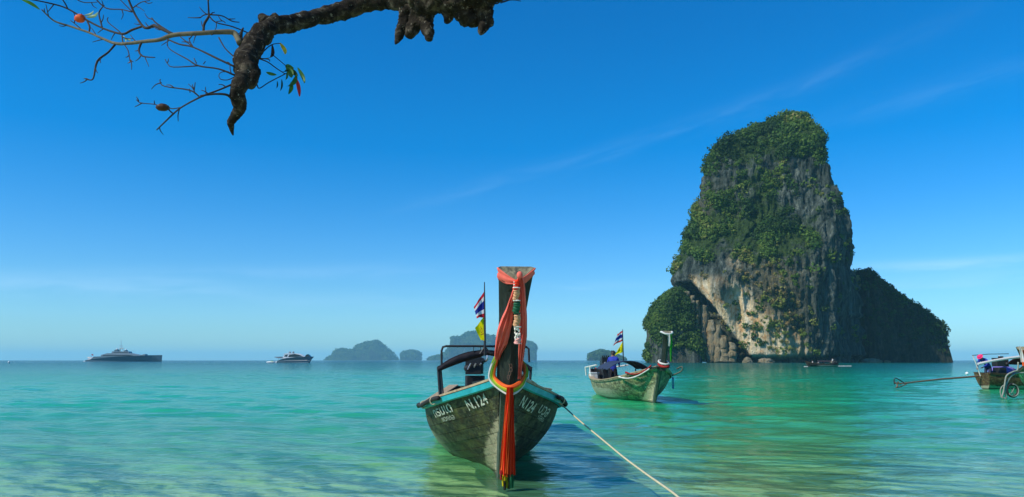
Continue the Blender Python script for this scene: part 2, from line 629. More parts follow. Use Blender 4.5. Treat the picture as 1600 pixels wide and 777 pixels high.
M['prow_wood'] = wood_post('dark_green_prow_wood', (0.003, 0.006, 0.005), (0.020, 0.034, 0.025))
M['stem_wood'] = wood_post('grey_green_stem_wood', (0.03, 0.045, 0.032), (0.11, 0.14, 0.10))
M['end_grain'] = wood_post('worn_end_grain', (0.09, 0.085, 0.045), (0.34, 0.31, 0.19))
M['brown_wood'] = wood_post('dark_brown_wood', (0.04, 0.022, 0.012), (0.14, 0.075, 0.035))


def flag_mat(name, kind):
    m, n = newmat(name)
    u, v, _ = n.xyz(n.coord('UV'))
    if kind == 'thai':
        col = n.ramp(v, [(0.0, (0.65, 0.02, 0.04)), (0.167, (0.8, 0.8, 0.8)), (0.333, (0.02, 0.04, 0.30)), (0.667, (0.8, 0.8, 0.8)), (0.833, (0.65, 0.02, 0.04))], 'CONSTANT')
    else:
        # red-gold royal emblem in the middle of the yellow field: ring, crown tiers and ribbon
        du = n.math('SUBTRACT', u, 0.5); dv = n.math('SUBTRACT', v, 0.52)
        rad = n.math('SQRT', n.math('ADD', n.math('MULTIPLY', du, du), n.math('MULTIPLY', dv, dv)))
        ring = n.math('COMPARE', rad, 0.11, 0.025)
        rib = n.math('MULTIPLY', n.math('COMPARE', dv, -0.19, 0.03), n.math('LESS_THAN', n.math('ABSOLUTE', du), 0.2))
        crown = n.math('LESS_THAN', n.math('ADD', n.math('MULTIPLY', n.math('ABSOLUTE', du), 2.2), n.math('ABSOLUTE', n.math('SUBTRACT', dv, 0.17))), 0.10)
        stem = n.math('MULTIPLY', n.math('LESS_THAN', n.math('ABSOLUTE', du), 0.018), n.math('LESS_THAN', rad, 0.10))
        e = n.math('MAXIMUM', n.math('MAXIMUM', ring, rib), n.math('MAXIMUM', crown, stem))
        col = n.mix(n.math('MULTIPLY', e, 0.85), (0.90, 0.80, 0.0), (0.30, 0.10, 0.02))
    p = n.bsdf(col, 0.8, None, 0, 0.2)
    tl = n.n.new('ShaderNodeBsdfTranslucent'); n.lk(tl.inputs[0], col)
    ms = n.n.new('ShaderNodeMixShader'); ms.inputs[0].default_value = 0.5
    n.lk(ms.inputs[1], p); n.lk(ms.inputs[2], tl.outputs[0])
    n.out(ms.outputs[0])
    return m


M['thai_flag'] = flag_mat('striped_flag_cloth', 'thai')
M['yellow_flag'] = flag_mat('yellow_flag_cloth', 'royal')

# water --------------------------------------------------------------
m, n = newmat('sea_water'); M['sea'] = m
pos = n.pos()
x, y, z = n.xyz(pos)
r = n.math('SQRT', n.math('ADD', n.math('MULTIPLY', x, x), n.math('MULTIPLY', y, y)))
patch = n.noise(n.map(pos, (0.035, 0.09, 0)), 1.0, 4, 0.6, 0.6)
patch2 = n.noise(n.map(pos, (0.25, 0.55, 0)), 1.0, 3, 0.6, 0.5)
# depth follows the distance from the beach
dist = n.math('ADD', y, n.math('MULTIPLY', n.math('SUBTRACT', patch, 0.5), n.math('MULTIPLY', y, 0.6)))
dl = n.math('LOGARITHM', n.math('MAXIMUM', dist, 1.0), 10.0)
body = n.ramp(n.math('DIVIDE', dl, 3.6), [(0.24, (0.44, 0.92, 0.52)), (0.31, (0.16, 0.82, 0.35)), (0.40, (0.025, 0.58, 0.24)), (0.50, (0.004, 0.36, 0.19)), (0.62, (0.003, 0.17, 0.13)), (0.80, (0.003, 0.07, 0.10))])
body = n.mix(n.math('MULTIPLY', n.range(patch2, 0.35, 0.65), 0.35), body, n.mix(1.0, body, (1.3, 0.95, 0.62), 'MULTIPLY'))
turb = n.range(n.math('ADD', dl, n.math('MULTIPLY', n.math('SUBTRACT', patch2, 0.5), 0.25)), 0.96, 1.8, 0.16, 1.0)
# fine ripples
b1 = n.noise(n.map(pos, (1.0, 2.4, 1)), 2.2, 4, 0.55, 0.6)
b2 = n.noise(n.map(pos, (1.0, 2.8, 1), rot=(0, 0, 0.4)), 0.55, 3, 0.6, 0.5)
b3 = n.noise(n.map(pos, (0.05, 0.2, 1)), 1.0, 4, 0.6, 0.5)
bmp = n.bump(b1, 0.6, 0.045)
bmp = n.bump(n.math('MULTIPLY', b2, n.range(r, 15, 90)), 0.6, 0.22, bmp)
bmp = n.bump(n.math('MULTIPLY', b3, n.range(r, 60, 400)), 0.7, 1.6, bmp)
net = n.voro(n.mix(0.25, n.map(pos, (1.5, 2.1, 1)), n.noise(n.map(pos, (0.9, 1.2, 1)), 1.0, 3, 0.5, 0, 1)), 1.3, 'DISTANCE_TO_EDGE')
painted_caustics = n.ramp(net, [(0.0, (1.0, 1.0, 1.0)), (0.06, (0.93, 0.98, 0.92)), (0.25, (0.84, 0.94, 0.85))])  # network of focused sunlight painted into the water's transmission colour
tr = n.n.new('ShaderNodeBsdfTransparent'); n.lk(tr.inputs[0], n.mix(1.0, painted_caustics, n.ramp(n.math('DIVIDE', dl, 3.6), [(0.25, (0.88, 1.0, 0.88)), (0.34, (0.68, 1.0, 0.78)), (0.44, (0.28, 0.85, 0.58)), (0.55, (0.10, 0.65, 0.48))]), 'MULTIPLY'))
df = n.n.new('ShaderNodeBsdfDiffuse'); n.lk(df.inputs[0], body); n.lk(df.inputs['Normal'], bmp)
gl = n.n.new('ShaderNodeBsdfGlossy'); gl.inputs['Roughness'].default_value = 0.06; n.lk(gl.inputs['Normal'], bmp)
fr = n.n.new('ShaderNodeFresnel'); fr.inputs[0].default_value = 1.33; n.lk(fr.inputs['Normal'], bmp)
m1 = n.n.new('ShaderNodeMixShader'); n.lk(m1.inputs[0], turb); n.lk(m1.inputs[1], tr.outputs[0]); n.lk(m1.inputs[2], df.outputs[0])
m2 = n.n.new('ShaderNodeMixShader'); n.lk(m2.inputs[0], fr.outputs[0]); n.lk(m2.inputs[1], m1.outputs[0]); n.lk(m2.inputs[2], gl.outputs[0])
n.out(m2.outputs[0])

m, n = newmat('sea_sand'); M['sand'] = m
pos = n.pos()
a = n.noise(pos, 0.35, 5, 0.6, 0.5); b = n.noise(pos, 3.0, 4, 0.6); g = n.noise(pos, 90, 2, 0.6)
rip = n.noise(n.map(pos, (0.6, 2.2, 1)), 1.6, 3, 0.5, 1.0)
col = n.ramp(a, [(0.3, (0.74, 0.70, 0.46)), (0.7, (0.88, 0.85, 0.62))])
col = n.mix(n.range(b, 0.55, 0.75), col, (0.36, 0.33, 0.17))
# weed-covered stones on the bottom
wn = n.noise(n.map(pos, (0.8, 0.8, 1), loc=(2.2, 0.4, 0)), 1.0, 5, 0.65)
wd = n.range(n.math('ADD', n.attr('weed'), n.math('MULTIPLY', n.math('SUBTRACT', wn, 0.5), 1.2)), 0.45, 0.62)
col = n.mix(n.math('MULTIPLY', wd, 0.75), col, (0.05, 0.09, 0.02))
n.out(n.bsdf(col, 0.9, n.bump(n.math('ADD', rip, n.math('MULTIPLY', g, 0.1)), 0.6, 0.05), 0, 0.2))


# rock ---------------------------------------------------------------
def rock_material(name, dark=1.0, sc_=1.0, plain=False):
    m, n = newmat(name)
    pos = n.pos()
    st = n.noise(n.map(pos, (0.30 * sc_, 0.30 * sc_, 0.035 * sc_)), 1.0, 7, 0.66, 0.5)
    st2 = n.noise(n.map(pos, (1.1 * sc_, 1.1 * sc_, 0.12 * sc_)), 1.0, 5, 0.65, 0.3)
    ro = n.noise(pos, 0.16 * sc_, 8, 0.7, 0.3)
    pk = n.noise(pos, 0.55 * sc_, 5, 0.7)
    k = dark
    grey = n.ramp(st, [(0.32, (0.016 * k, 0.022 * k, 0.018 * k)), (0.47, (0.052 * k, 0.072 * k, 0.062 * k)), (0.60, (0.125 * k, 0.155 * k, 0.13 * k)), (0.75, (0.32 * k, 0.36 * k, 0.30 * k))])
    grey = n.mix(0.55, grey, n.ramp(st2, [(0.32, 0.25), (0.65, 1.0)]), 'MULTIPLY')
    brown = n.ramp(ro, [(0.35, (0.035, 0.032, 0.014)), (0.5, (0.11, 0.092, 0.04)), (0.65, (0.22, 0.18, 0.085))])
    col = grey
    if not plain:
        col = n.mix(n.math('MULTIPLY', n.attr('brown'), n.range(pk, 0.3, 0.6)), grey, brown)
        cream = n.ramp(st, [(0.30, (0.34, 0.26, 0.14)), (0.43, (0.68, 0.54, 0.30)), (0.60, (0.80, 0.70, 0.48)), (0.72, (0.30, 0.32, 0.26))])
        och = n.mix(n.math('MULTIPLY', n.range(ro, 0.5, 0.62), 0.8), cream, (0.60, 0.32, 0.11))
        col = n.mix(n.attr('cream'), col, och)
    moss = n.ramp(pk, [(0.3, (0.012, 0.028, 0.008)), (0.6, (0.045, 0.08, 0.02)), (0.75, (0.10, 0.13, 0.04))])
    vf = n.range(n.math('ADD', n.attr('veg'), n.math('MULTIPLY', n.math('SUBTRACT', ro, 0.5), 1.3)), 0.35, 0.65)
    col = n.mix(vf, col, moss)
    b = n.bump(n.math('ADD', st, n.math('ADD', n.math('MULTIPLY', pk, 0.6), n.math('MULTIPLY', st2, 0.5))), 1.0, 2.4 / sc_)
    n.out(n.bsdf(col, 0.95, b, 0, 0.1))
    return m


M['rock'] = rock_material('karst_limestone')
M['rock_shaded'] = rock_material('shade_painted_limestone', 0.35)  # same limestone, with the right-hand crag's shade put into its colour
M['rock_far'] = rock_material('far_karst_limestone', 0.3, 0.12, True)


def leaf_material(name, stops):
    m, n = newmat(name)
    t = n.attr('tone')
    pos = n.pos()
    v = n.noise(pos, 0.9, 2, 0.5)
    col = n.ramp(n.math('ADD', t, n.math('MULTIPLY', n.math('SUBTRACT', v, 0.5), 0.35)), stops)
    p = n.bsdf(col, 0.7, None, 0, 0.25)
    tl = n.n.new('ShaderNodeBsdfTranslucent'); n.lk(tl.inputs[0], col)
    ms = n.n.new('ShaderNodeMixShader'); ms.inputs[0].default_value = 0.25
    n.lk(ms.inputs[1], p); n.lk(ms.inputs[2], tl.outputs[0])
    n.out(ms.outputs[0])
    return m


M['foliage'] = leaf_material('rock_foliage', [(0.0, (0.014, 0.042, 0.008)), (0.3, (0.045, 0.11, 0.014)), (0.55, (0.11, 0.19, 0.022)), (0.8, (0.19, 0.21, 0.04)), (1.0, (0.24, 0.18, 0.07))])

# bark, leaves of the overhanging tree
m, n = newmat('dark_bark'); M['bark'] = m
c = n.coord()
a = n.noise(c, 14, 6, 0.7, 0.6); b = n.noise(n.map(c, (1, 1, 1)), 60, 4, 0.7)
li = n.range(n.noise(c, 34, 5, 0.75), 0.60, 0.68)
col = n.ramp(a, [(0.35, (0.004, 0.0035, 0.003)), (0.52, (0.024, 0.020, 0.013)), (0.70, (0.13, 0.115, 0.08))])
col = n.mix(n.math('MULTIPLY', li, 0.7), col, (0.36, 0.35, 0.27))
n.out(n.bsdf(col, 0.9, n.bump(n.math('ADD', a, n.math('MULTIPLY', b, 0.5)), 1.0, 0.02), 0, 0.15))
M['twig'] = simple('twig_bark', (0.016, 0.013, 0.009), 0.85, 0, 0.5, 18, 0.5)
M['limb_pale'] = simple('pale_limb_bark', (0.09, 0.085, 0.05), 0.85, 0, 0.5, 22, 0.5)
for nm, cc in (('leaf_green', (0.05, 0.16, 0.02)), ('leaf_dark', (0.015, 0.05, 0.015)), ('leaf_yellow', (0.70, 0.48, 0.03)), ('leaf_red', (0.45, 0.02, 0.015)),
               ('leaf_pale', (0.30, 0.42, 0.20)), ('leaf_brown', (0.07, 0.03, 0.015)), ('fruit_orange', (0.75, 0.12, 0.015))):
    M[nm] = simple(nm, cc, 0.5, 0, 0.25, 30, 0.2, trans=0.35)

# ------------------------------------------------------------------ haze (air)
if True:
    m, n = newmat('haze_air')
    pv = n.n.new('ShaderNodeVolumePrincipled')
    pv.inputs['Color'].default_value = (0.36, 0.83, 1.0, 1)
    pv.inputs['Density'].default_value = 0.8e-4
    try:
        pv.inputs['Density Attribute'].default_value = ''
    except Exception:
        pass
    n.out(None, pv.outputs[0])
    mb = MB()
    mb.add([(-27000, -27000, -22), (27000, -27000, -22), (27000, 27000, -22), (-27000, 27000, -22),
            (-27000, -27000, 245), (27000, -27000, 245), (27000, 27000, 245), (-27000, 27000, 245)],
           [(0, 3, 2, 1), (4, 5, 6, 7), (0, 1, 5, 4), (1, 2, 6, 5), (2, 3, 7, 6), (3, 0, 4, 7)])
    tag(mb.build('haze', m), 'pale blue sea haze filling the air over the water', kind='stuff')

# ------------------------------------------------------------------ seabed and sea
def bed_z(y):
    y = np.asarray(y, float)
    return np.where(y > 0, -0.042 * np.minimum(y, 60) - 0.012 * np.clip(y - 60, 0, 600) - 0.00028 * np.clip(y - 660, 0, 26000), np.minimum(-0.045 * y, 1.4))


ys = np.concatenate([np.linspace(-60, 40, 201), np.geomspace(41, 26000, 70)])
xs = np.concatenate([-np.geomspace(26000, 31, 60), np.linspace(-30, 30, 181), np.geomspace(31, 26000, 60)])
XX, YY = np.meshgrid(xs, ys)
ZZ = bed_z(YY) + 0.05 * fbm(XX * 0.25, YY * 0.4, 0 * XX, 4, 5) * np.exp(-np.abs(YY) / 80) + 0.012 * vnoise(XX * 1.6, YY * 3.2, 0 * XX, 9) * np.exp(-np.abs(YY) / 60)
idx = np.arange(XX.size).reshape(XX.shape)
quads = np.stack([idx[:-1, :-1], idx[:-1, 1:], idx[1:, 1:], idx[1:, :-1]], -1).reshape(-1, 4)
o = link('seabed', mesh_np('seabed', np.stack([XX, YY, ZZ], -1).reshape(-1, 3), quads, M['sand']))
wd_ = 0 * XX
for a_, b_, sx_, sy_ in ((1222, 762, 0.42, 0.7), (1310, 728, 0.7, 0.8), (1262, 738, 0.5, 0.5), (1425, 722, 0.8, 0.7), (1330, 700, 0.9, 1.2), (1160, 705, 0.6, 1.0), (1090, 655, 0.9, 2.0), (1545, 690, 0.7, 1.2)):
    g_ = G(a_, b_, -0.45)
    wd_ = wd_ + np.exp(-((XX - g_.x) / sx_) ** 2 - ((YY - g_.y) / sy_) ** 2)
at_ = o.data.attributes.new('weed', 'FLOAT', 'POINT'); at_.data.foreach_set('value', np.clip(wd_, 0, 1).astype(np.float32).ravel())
tag(o, 'pale sand beach running down under the clear shallow water', kind='structure')

rad = [1.0]
while rad[-1] < 180: rad.append(rad[-1] * 1.0088)
while rad[-1] < 26000: rad.append(rad[-1] * 1.05)
rad = np.array(rad)
angs = np.radians(np.linspace(-80, 80, 861))
RR, AA = np.meshgrid(rad, angs, indexing='ij')
XX, YY = RR * np.sin(AA), RR * np.cos(AA)
ZZ = np.zeros_like(XX)
K = 70
lam = np.exp(RNG.uniform(np.log(0.30), np.log(4.2), K))
dirs = RNG.normal(0.35, 0.42, K)
ph = RNG.uniform(0, 2 * PI, K)
wx = 0.8 * vnoise(XX * 0.12, YY * 0.2, 0 * XX, 31); wy = 0.9 * vnoise(XX * 0.15, YY * 0.22, 0 * XX, 37)
gust = 0.75 + 0.5 * vnoise(XX * 0.05, YY * 0.11, 0 * XX, 41)
calm = 0.55 + 0.45 * sstep(8, 22, YY)
spacing = np.maximum(RR * 0.0088, RR * 0.0033)
for k in range(K):
    slope = 0.0185 * (1.35 if lam[k] < 0.9 else 1.1)
    A = slope * lam[k] / (2 * PI)
    kx, ky = math.sin(dirs[k]) * 2 * PI / lam[k], math.cos(dirs[k]) * 2 * PI / lam[k]
    att = sstep(2.2, 4.5, lam[k] / spacing)
    s = np.sin(kx * (XX + wx) + ky * (YY + wy) + ph[k])
    ZZ += A * att * (s + 0.25 * np.cos(2 * (kx * (XX + wx) + ky * (YY + wy) + ph[k])))
ZZ *= gust * calm
idx = np.arange(XX.size).reshape(XX.shape)
quads = np.stack([idx[:-1, :-1], idx[:-1, 1:], idx[1:, 1:], idx[1:, :-1]], -1).reshape(-1, 4)
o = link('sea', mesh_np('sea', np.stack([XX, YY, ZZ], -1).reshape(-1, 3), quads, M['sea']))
tag(o, 'clear turquoise sea with small ripples, green near the beach and bluer far out', kind='structure')


# ------------------------------------------------------------------ rocks
def leaf_mass(name, centers, radii, tones, leaf, per, parent, mat=None, origin=(0, 0, 0)):
    N = len(centers)
    k = per
    c = np.repeat(centers, k, 0); r = np.repeat(radii, k)
    dirv = RNG.normal(0, 1, (N * k, 3)); dirv /= np.linalg.norm(dirv, axis=1)[:, None]
    dirv[:, 2] = dirv[:, 2] * 0.8 + 0.15
    rr = r * RNG.uniform(0.55, 1.05, N * k)
    p = c + dirv * rr[:, None]
    nrm = dirv + RNG.normal(0, 0.45, dirv.shape); nrm /= np.linalg.norm(nrm, axis=1)[:, None]
    t1 = np.cross(nrm, RNG.normal(0, 1, nrm.shape)); t1 /= np.linalg.norm(t1, axis=1)[:, None]
    t2 = np.cross(nrm, t1)
    s = leaf * RNG.uniform(0.6, 1.4, N * k) * (0.55 + 0.45 * r / radii.mean())
    a = p - t1 * s[:, None] * 0.5 - t2 * s[:, None] * 0.3
    b = p + t1 * s[:, None] * 0.5 - t2 * s[:, None] * 0.35
    cc = p + t2 * s[:, None] * 0.6
    v = np.stack([a, b, cc], 1).reshape(-1, 3) - np.array(origin)
    f = np.arange(N * k * 3).reshape(-1, 3)
    me = mesh_np(name, v, f, mat or M['foliage'], smooth=False)
    at = me.attributes.new('tone', 'FLOAT', 'POINT')
    tn = np.clip(np.repeat(tones, k) + RNG.normal(0, 0.06, N * k), 0, 1)
    at.data.foreach_set('value', np.repeat(tn, 3).astype(np.float32))
    o = link(name, me, parent)
    o['kind'] = 'stuff'
    return o


def set_attrs(me, **kw):
    for k, a in kw.items():
        at = me.attributes.new(k, 'FLOAT', 'POINT')
        at.data.foreach_set('value', np.asarray(a, dtype=np.float32).ravel())


def normals_of(me):
    a = np.zeros(len(me.vertices) * 3, dtype=np.float32)
    me.vertices.foreach_get('normal', a)
    return a.reshape(-1, 3)


YC = 520.0
TOPY = 9.0
LT = [(1100, 569), (1098, 562), (1092, 545), (1084, 520), (1074, 496), (1066, 470), (1058, 455), (1055, 446), (1056, 414), (1063, 393), (1073, 383), (1076, 367), (1081, 350), (1086, 335), (1092, 312), (1101, 281), (1105, 262), (1113, 240), (1124, 219), (1146, 205), (1161, 201), (1179, 190), (1194, 185), (1208, 179), (1222, 176.5)]
RT = [(1352, 569), (1350, 520), (1348, 470), (1341, 440), (1332, 423), (1336, 402), (1333, 383), (1328, 350), (1319, 338), (1321, 315), (1309, 303), (1305, 285), (1304, 270), (1294, 265), (1289, 245), (1288, 230), (1285, 215), (1279, 203), (1270, 189), (1256, 178), (1246, 175.5)]
ly = [p[1] for p in LT][::-1]; lx = [p[0] for p in LT][::-1]
ry = [p[1] for p in RT][::-1]; rx = [p[0] for p in RT][::-1]
NR, NA = 430, 560
pyv = np.concatenate([np.linspace(569, 185, NR - 26), np.linspace(184.5, 176.2, 26)])
plan = [(-1, 0.05), (-0.93, -0.22), (-0.6, -0.50), (-0.1, -0.74), (0.32, -0.90), (0.50, -0.86), (0.68, -0.58), (0.86, -0.25), (1, 0.05), (0.85, 0.5), (0.4, 0.8), (0, 0.88), (-0.5, 0.78), (-0.88, 0.45)]
pp, _ = smooth_path([Vector((a, b, 0)) for a, b in plan], [1] * len(plan), 40, True)
pp = np.array([(p.x, p.y) for p in pp])
# denser on the side that faces the beach
seg = np.linalg.norm(np.roll(pp, -1, 0) - pp, axis=1) * np.where(pp[:, 1] < 0.2, 1.0, 0.30)
cum = np.concatenate([[0], np.cumsum(seg)])
tt = np.linspace(0, cum[-1], NA, endpoint=False)
ppc = np.vstack([pp, pp[:1]])
pu = np.interp(tt, cum, ppc[:, 0]); pv_ = np.interp(tt, cum, ppc[:, 1])
V = np.zeros((NR, NA, 3))
for i, py in enumerate(pyv):
    xl = np.interp(py, ly, lx); xr = np.interp(py, ry, rx) - 13 * float(sstep(430, 300, py)) * float(sstep(176, 200, py) * 0.6 + 0.4)
    a = P(xl, py, YC); b = P(xr, py, YC)
    cx, hw = (a.x + b.x) / 2, (b.x - a.x) / 2
    shf = (0.34 - 0.66 * float(sstep(290, 500, py))) * np.where(pv_ < 0.1, 1 - pu ** 2, 0)
    V[i, :, 0] = cx + (pu + shf) * hw
    V[i, :, 1] = YC + pv_ * hw * (0.92 if py < 480 else 0.92)
    V[i, :, 2] = a.z * (1 - 0.030 * max(0.0, min(1.0, (480 - py) / 300)))
V[0, :, 2] = -14
V[1, :, 2] = -2
# normals in plan
dxy = np.roll(V, -1, 1) - np.roll(V, 1, 1)
NN = np.stack([dxy[..., 1], -dxy[..., 0], 0 * dxy[..., 0]], -1)
NN /= np.linalg.norm(NN, axis=-1)[..., None] + 1e-9
px_, py_ = PX(V[..., 0], V[..., 1], V[..., 2])
X, Y, Z = V[..., 0], V[..., 1], V[..., 2]
amp = sstep(174, 230, py_) * 0.8 + 0.2
amp = amp * (1 - 0.55 * sstep(0.72, 0.97, np.abs(pu)))[None, :]
flute = fbm(X * 0.16, Y * 0.16, Z * 0.022, 4, 51)
flute2 = fbm(X * 0.42, Y * 0.42, Z * 0.05, 3, 57)
disp = 4.2 * fbm(X / 26, Y / 26, Z / 30, 3, 43) + 3.4 * flute + 1.8 * fbm(X / 6, Y / 6, Z / 7, 4, 47) + 2.3 * flute2 + 1.0 * fbm(X / 2.6, Y / 2.6, Z / 5, 3, 49)
disp -= 2.2 * np.abs(fbm(X / 13, Y / 13, Z / 19, 3, 61)) * 1.5
disp *= amp
front = sstep(0.35, -0.1, pv_)[None, :] * np.ones_like(px_)
# cream overhang: boundary line running from (1083,440) down to (1180,563)
ln = px_ - (1080 + (py_ - 440) * 0.78 + 5 * vnoise(X / 9, Y / 9, Z / 9, 3))
below = sstep(3, -3, ln) * sstep(438, 468, py_) * front
disp -= 17 * below * sstep(-75, -8, ln) + 9 * below
wall = sstep(-2, 6, ln) * sstep(428, 446, py_) * sstep(1238, 1222, px_) * sstep(566, 558, py_) * front
wall_m = wall * sstep(150 - 60, 20, ln - (py_ - 470) * 0.25)
disp = disp * (1 - 0.65 * wall_m)
disp += 5.5 * np.exp(-((px_ - 1128 - (py_ - 480) * 0.12) / 18) ** 2 - ((py_ - 450) / 26) ** 2) * front      # grey buttress above the wall
disp -= 7.0 * np.exp(-((px_ - 1150 - (py_ - 490) * 0.18) / 9) ** 2 - ((py_ - 488) / 30) ** 2) * front        # dark pocket in the wall
disp -= 5 * sstep(562, 556, py_) * 0 + 6.5 * sstep(553, 563, py_) * (0.7 + 0.5 * vnoise(X / 8, Y / 8, 0 * Z, 5))  # notch cut by the tide
disp[0] = disp[2]; disp[1] = disp[2]
# shaded right flank: deep vertical buttresses
rf = sstep(1285, 1300, px_ + (py_ - 380) * 0.12) * front
disp += rf * 3.0 * (1 - 0.8 * sstep(0.8, 0.98, np.abs(pu)))[None, :] * fbm(X / 7, Y / 7, Z / 60, 3, 71)
# small crags along the right outline
disp += 3.5 * (vnoise(0 * X + 3, 0 * Y, Z / 6.5, 77) + 0.6 * vnoise(0 * X, 0 * Y, Z / 2.6, 79)) * sstep(0.75, 0.98, np.abs(pu))[None, :] * amp
V += NN * disp[..., None]
V[..., 2] += (1.6 * fbm(X / 7, Y / 7, Z / 7, 3, 81)) * amp * sstep(560, 540, py_)
# close the top
top = V[-1].mean(0)
for k_, q in enumerate((0.75, 0.5, 0.25, 0.02)):
    ring = top + (V[-1] - top) * q
    ring[:, 2] = V[-1].mean(0)[2] + 1.5 * (1 - q) + 0.8 * vnoise(ring[:, 0] / 4, ring[:, 1] / 4, 0 * ring[:, 0], 91)
    if k_ == 0: extra = [ring]
    else: extra.append(ring)
VV = np.concatenate([V, np.stack(extra)], 0)
NRT = VV.shape[0]
idx = np.arange(NRT * NA).reshape(NRT, NA)
i2 = np.roll(idx, -1, 1)
quads = np.stack([idx[:-1], i2[:-1], i2[1:], idx[1:]], -1).reshape(-1, 4)
root = empty('sea_stack', (P(1210, 566, YC).x, YC, 0), 0, 'tall limestone tower in the sea, green bushes on top and a pale overhanging wall', 'rock')
org = np.array(root.location)
me = mesh_np('rock_face', VV.reshape(-1, 3) - org, quads, M['rock'])
px_, py_ = PX(VV[..., 0], VV[..., 1], VV[..., 2])
X, Y, Z = VV[..., 0], VV[..., 1], VV[..., 2]
pu2 = np.broadcast_to(pu, px_.shape); pv2 = np.broadcast_to(pv_, px_.shape)
ln = px_ - (1080 + (py_ - 440) * 0.78)
nzv = fbm(X / 14, Y / 14, Z / 12, 4, 101)
cream = sstep(0, 7, ln) * sstep(425, 450, py_) * sstep(100, 55, ln - (py_ - 470) * 0.18 + 14 * nzv) * sstep(562, 552, py_)
cream = cream * (1.0 + 0.8 * fbm(X / 5, Y / 5, Z / 22, 3, 103)) * (1 - 0.85 * np.exp(-((px_ - 1130) / 20) ** 2 - ((py_ - 448) / 22) ** 2))
cream = np.clip(cream + 0.5 * np.exp(-((px_ - 1148) / 9) ** 2 - ((py_ - 408) / 10) ** 2), 0, 1)
veg = sstep(300, 205, py_) * 1.0 + 0.85 * np.exp(-((py_ - 365) / 50) ** 2) * sstep(1300, 1270, px_) + 0.5 * np.exp(-((px_ - 1190) / 30) ** 2 - ((py_ - 300) / 40) ** 2)
veg -= 1.3 * np.exp(-((px_ - 1255) / 26) ** 2 - ((py_ - 285) / 45) ** 2) + 0.6 * np.exp(-((px_ - 1240) / 12) ** 2 - ((py_ - 215) / 12) ** 2) + 0.5 * np.exp(-((px_ - 1135) / 24) ** 2 - ((py_ - 265) / 25) ** 2)
veg -= 0.9 * sstep(400, 440, py_)
veg += 0.55 * np.exp(-((px_ - 1185) / 24) ** 2 - ((py_ - 440) / 30) ** 2) + 0.7 * np.exp(-((px_ - 1205) / 30) ** 2 - ((py_ - 535) / 16) ** 2) + 1.1 * np.exp(-((px_ - 1062) / 16) ** 2 - ((py_ - 430) / 26) ** 2)
veg = np.clip(veg + 0.5 * nzv, 0, 1) * (1 - cream)
brown = np.clip(0.8 * np.exp(-((px_ - 1215) / 48) ** 2) * sstep(390, 430, py_) + 0.6 * np.exp(-((px_ - 1120) / 40) ** 2 - ((py_ - 330) / 40) ** 2) + 0.4 * sstep(0, -10, ln) * sstep(440, 460, py_), 0, 1)
set_attrs(me, cream=cream, veg=veg * 0.9, brown=brown)
o = link('rock_face', me, root)
# bushes
prob = np.clip(veg, 0, 1) ** 1.3 * (pv2 < 0.55) + 0.05 * (pv2 < 0.2) * (1 - np.clip(cream * 2, 0, 1)) * (ln > 0) * (py_ < 545)
scrub = np.exp(-((px_ - 1212) / 42) ** 2) * sstep(395, 430, py_) * sstep(556, 540, py_) * (pv2 < 0.2)
prob = prob * sstep(-0.16, 0.20, fbm(X / 9, Y / 9, Z / 11, 3, 119) + 0.12 * sstep(260, 220, py_)) + 0.16 * scrub
prob *= np.where(px_ > 1308 - (py_ < 300) * 20, 0.35, 1)
fl = prob.ravel() ** 1.0
fl[:NA * 4] = 0
sel = RNG.choice(fl.size, size=4400, p=fl / fl.sum())
cen = VV.reshape(-1, 3)[sel] + RNG.normal(0, 0.8, (len(sel), 3))
rd = RNG.uniform(1.0, 3.0, len(sel)) * np.where(RNG.random(len(sel)) < 0.10, 2.1, 1)
rd = np.where(scrub.ravel()[sel] > 0.25, rd * 0.7, rd)
cpx, cpy = px_.ravel()[sel], py_.ravel()[sel]
big = fbm(cen[:, 0] / 22, cen[:, 1] / 22, cen[:, 2] / 18, 3, 111)
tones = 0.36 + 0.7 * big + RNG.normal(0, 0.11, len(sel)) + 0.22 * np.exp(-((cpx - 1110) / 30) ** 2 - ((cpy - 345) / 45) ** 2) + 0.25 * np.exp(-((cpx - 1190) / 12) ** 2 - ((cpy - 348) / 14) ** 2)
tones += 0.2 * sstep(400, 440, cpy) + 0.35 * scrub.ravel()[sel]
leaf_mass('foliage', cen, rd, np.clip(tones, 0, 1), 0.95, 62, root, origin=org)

# stalactite columns hanging and standing in the cave under the overhang
for (px0, y0, y1, r0, r1, yy) in ((1072, 456, 552, 2.6, 3.6, 502), (1090, 470, 556, 1.5, 2.3, 498), (1101, 478, 560, 2.4, 3.4, 500), (1112, 500, 562, 2.1, 3.6, 496), (1122, 508, 563, 1.6, 3.0, 494),
                                  (1082, 462, 500, 1.9, 0.5, 497), (1132, 524, 564, 2.2, 3.4, 492), (1144, 535, 564, 1.8, 2.8, 490)):
    pts = [P(px0 + random.uniform(-1, 1), y0 + (y1 - y0) * t, yy) for t in np.linspace(0, 1, 12)]
    pts[-1].z = min(pts[-1].z, 0.5)
    rs = [(r0 + (r1 - r0) * t) * random.uniform(0.75, 1.25) for t in np.linspace(0, 1, 12)]
    o = MB().tube(pts, rs, 14, sub=3, rough=0.0)
    for v_ in o.v:
        q = Vector((v_.x * 0.5, v_.y * 0.5, v_.z * 0.12))
        v_ += Vector((mnoise.noise(q), mnoise.noise(q + Vector((9, 0, 0))), 0)) * 1.3
    ob = o.build('stalactite', M['rock'], root, smooth=True, world=True)
    set_attrs(ob.data, brown=np.full(len(ob.data.vertices), 0.9), cream=np.full(len(ob.data.vertices), 0.25), veg=np.zeros(len(ob.data.vertices)))


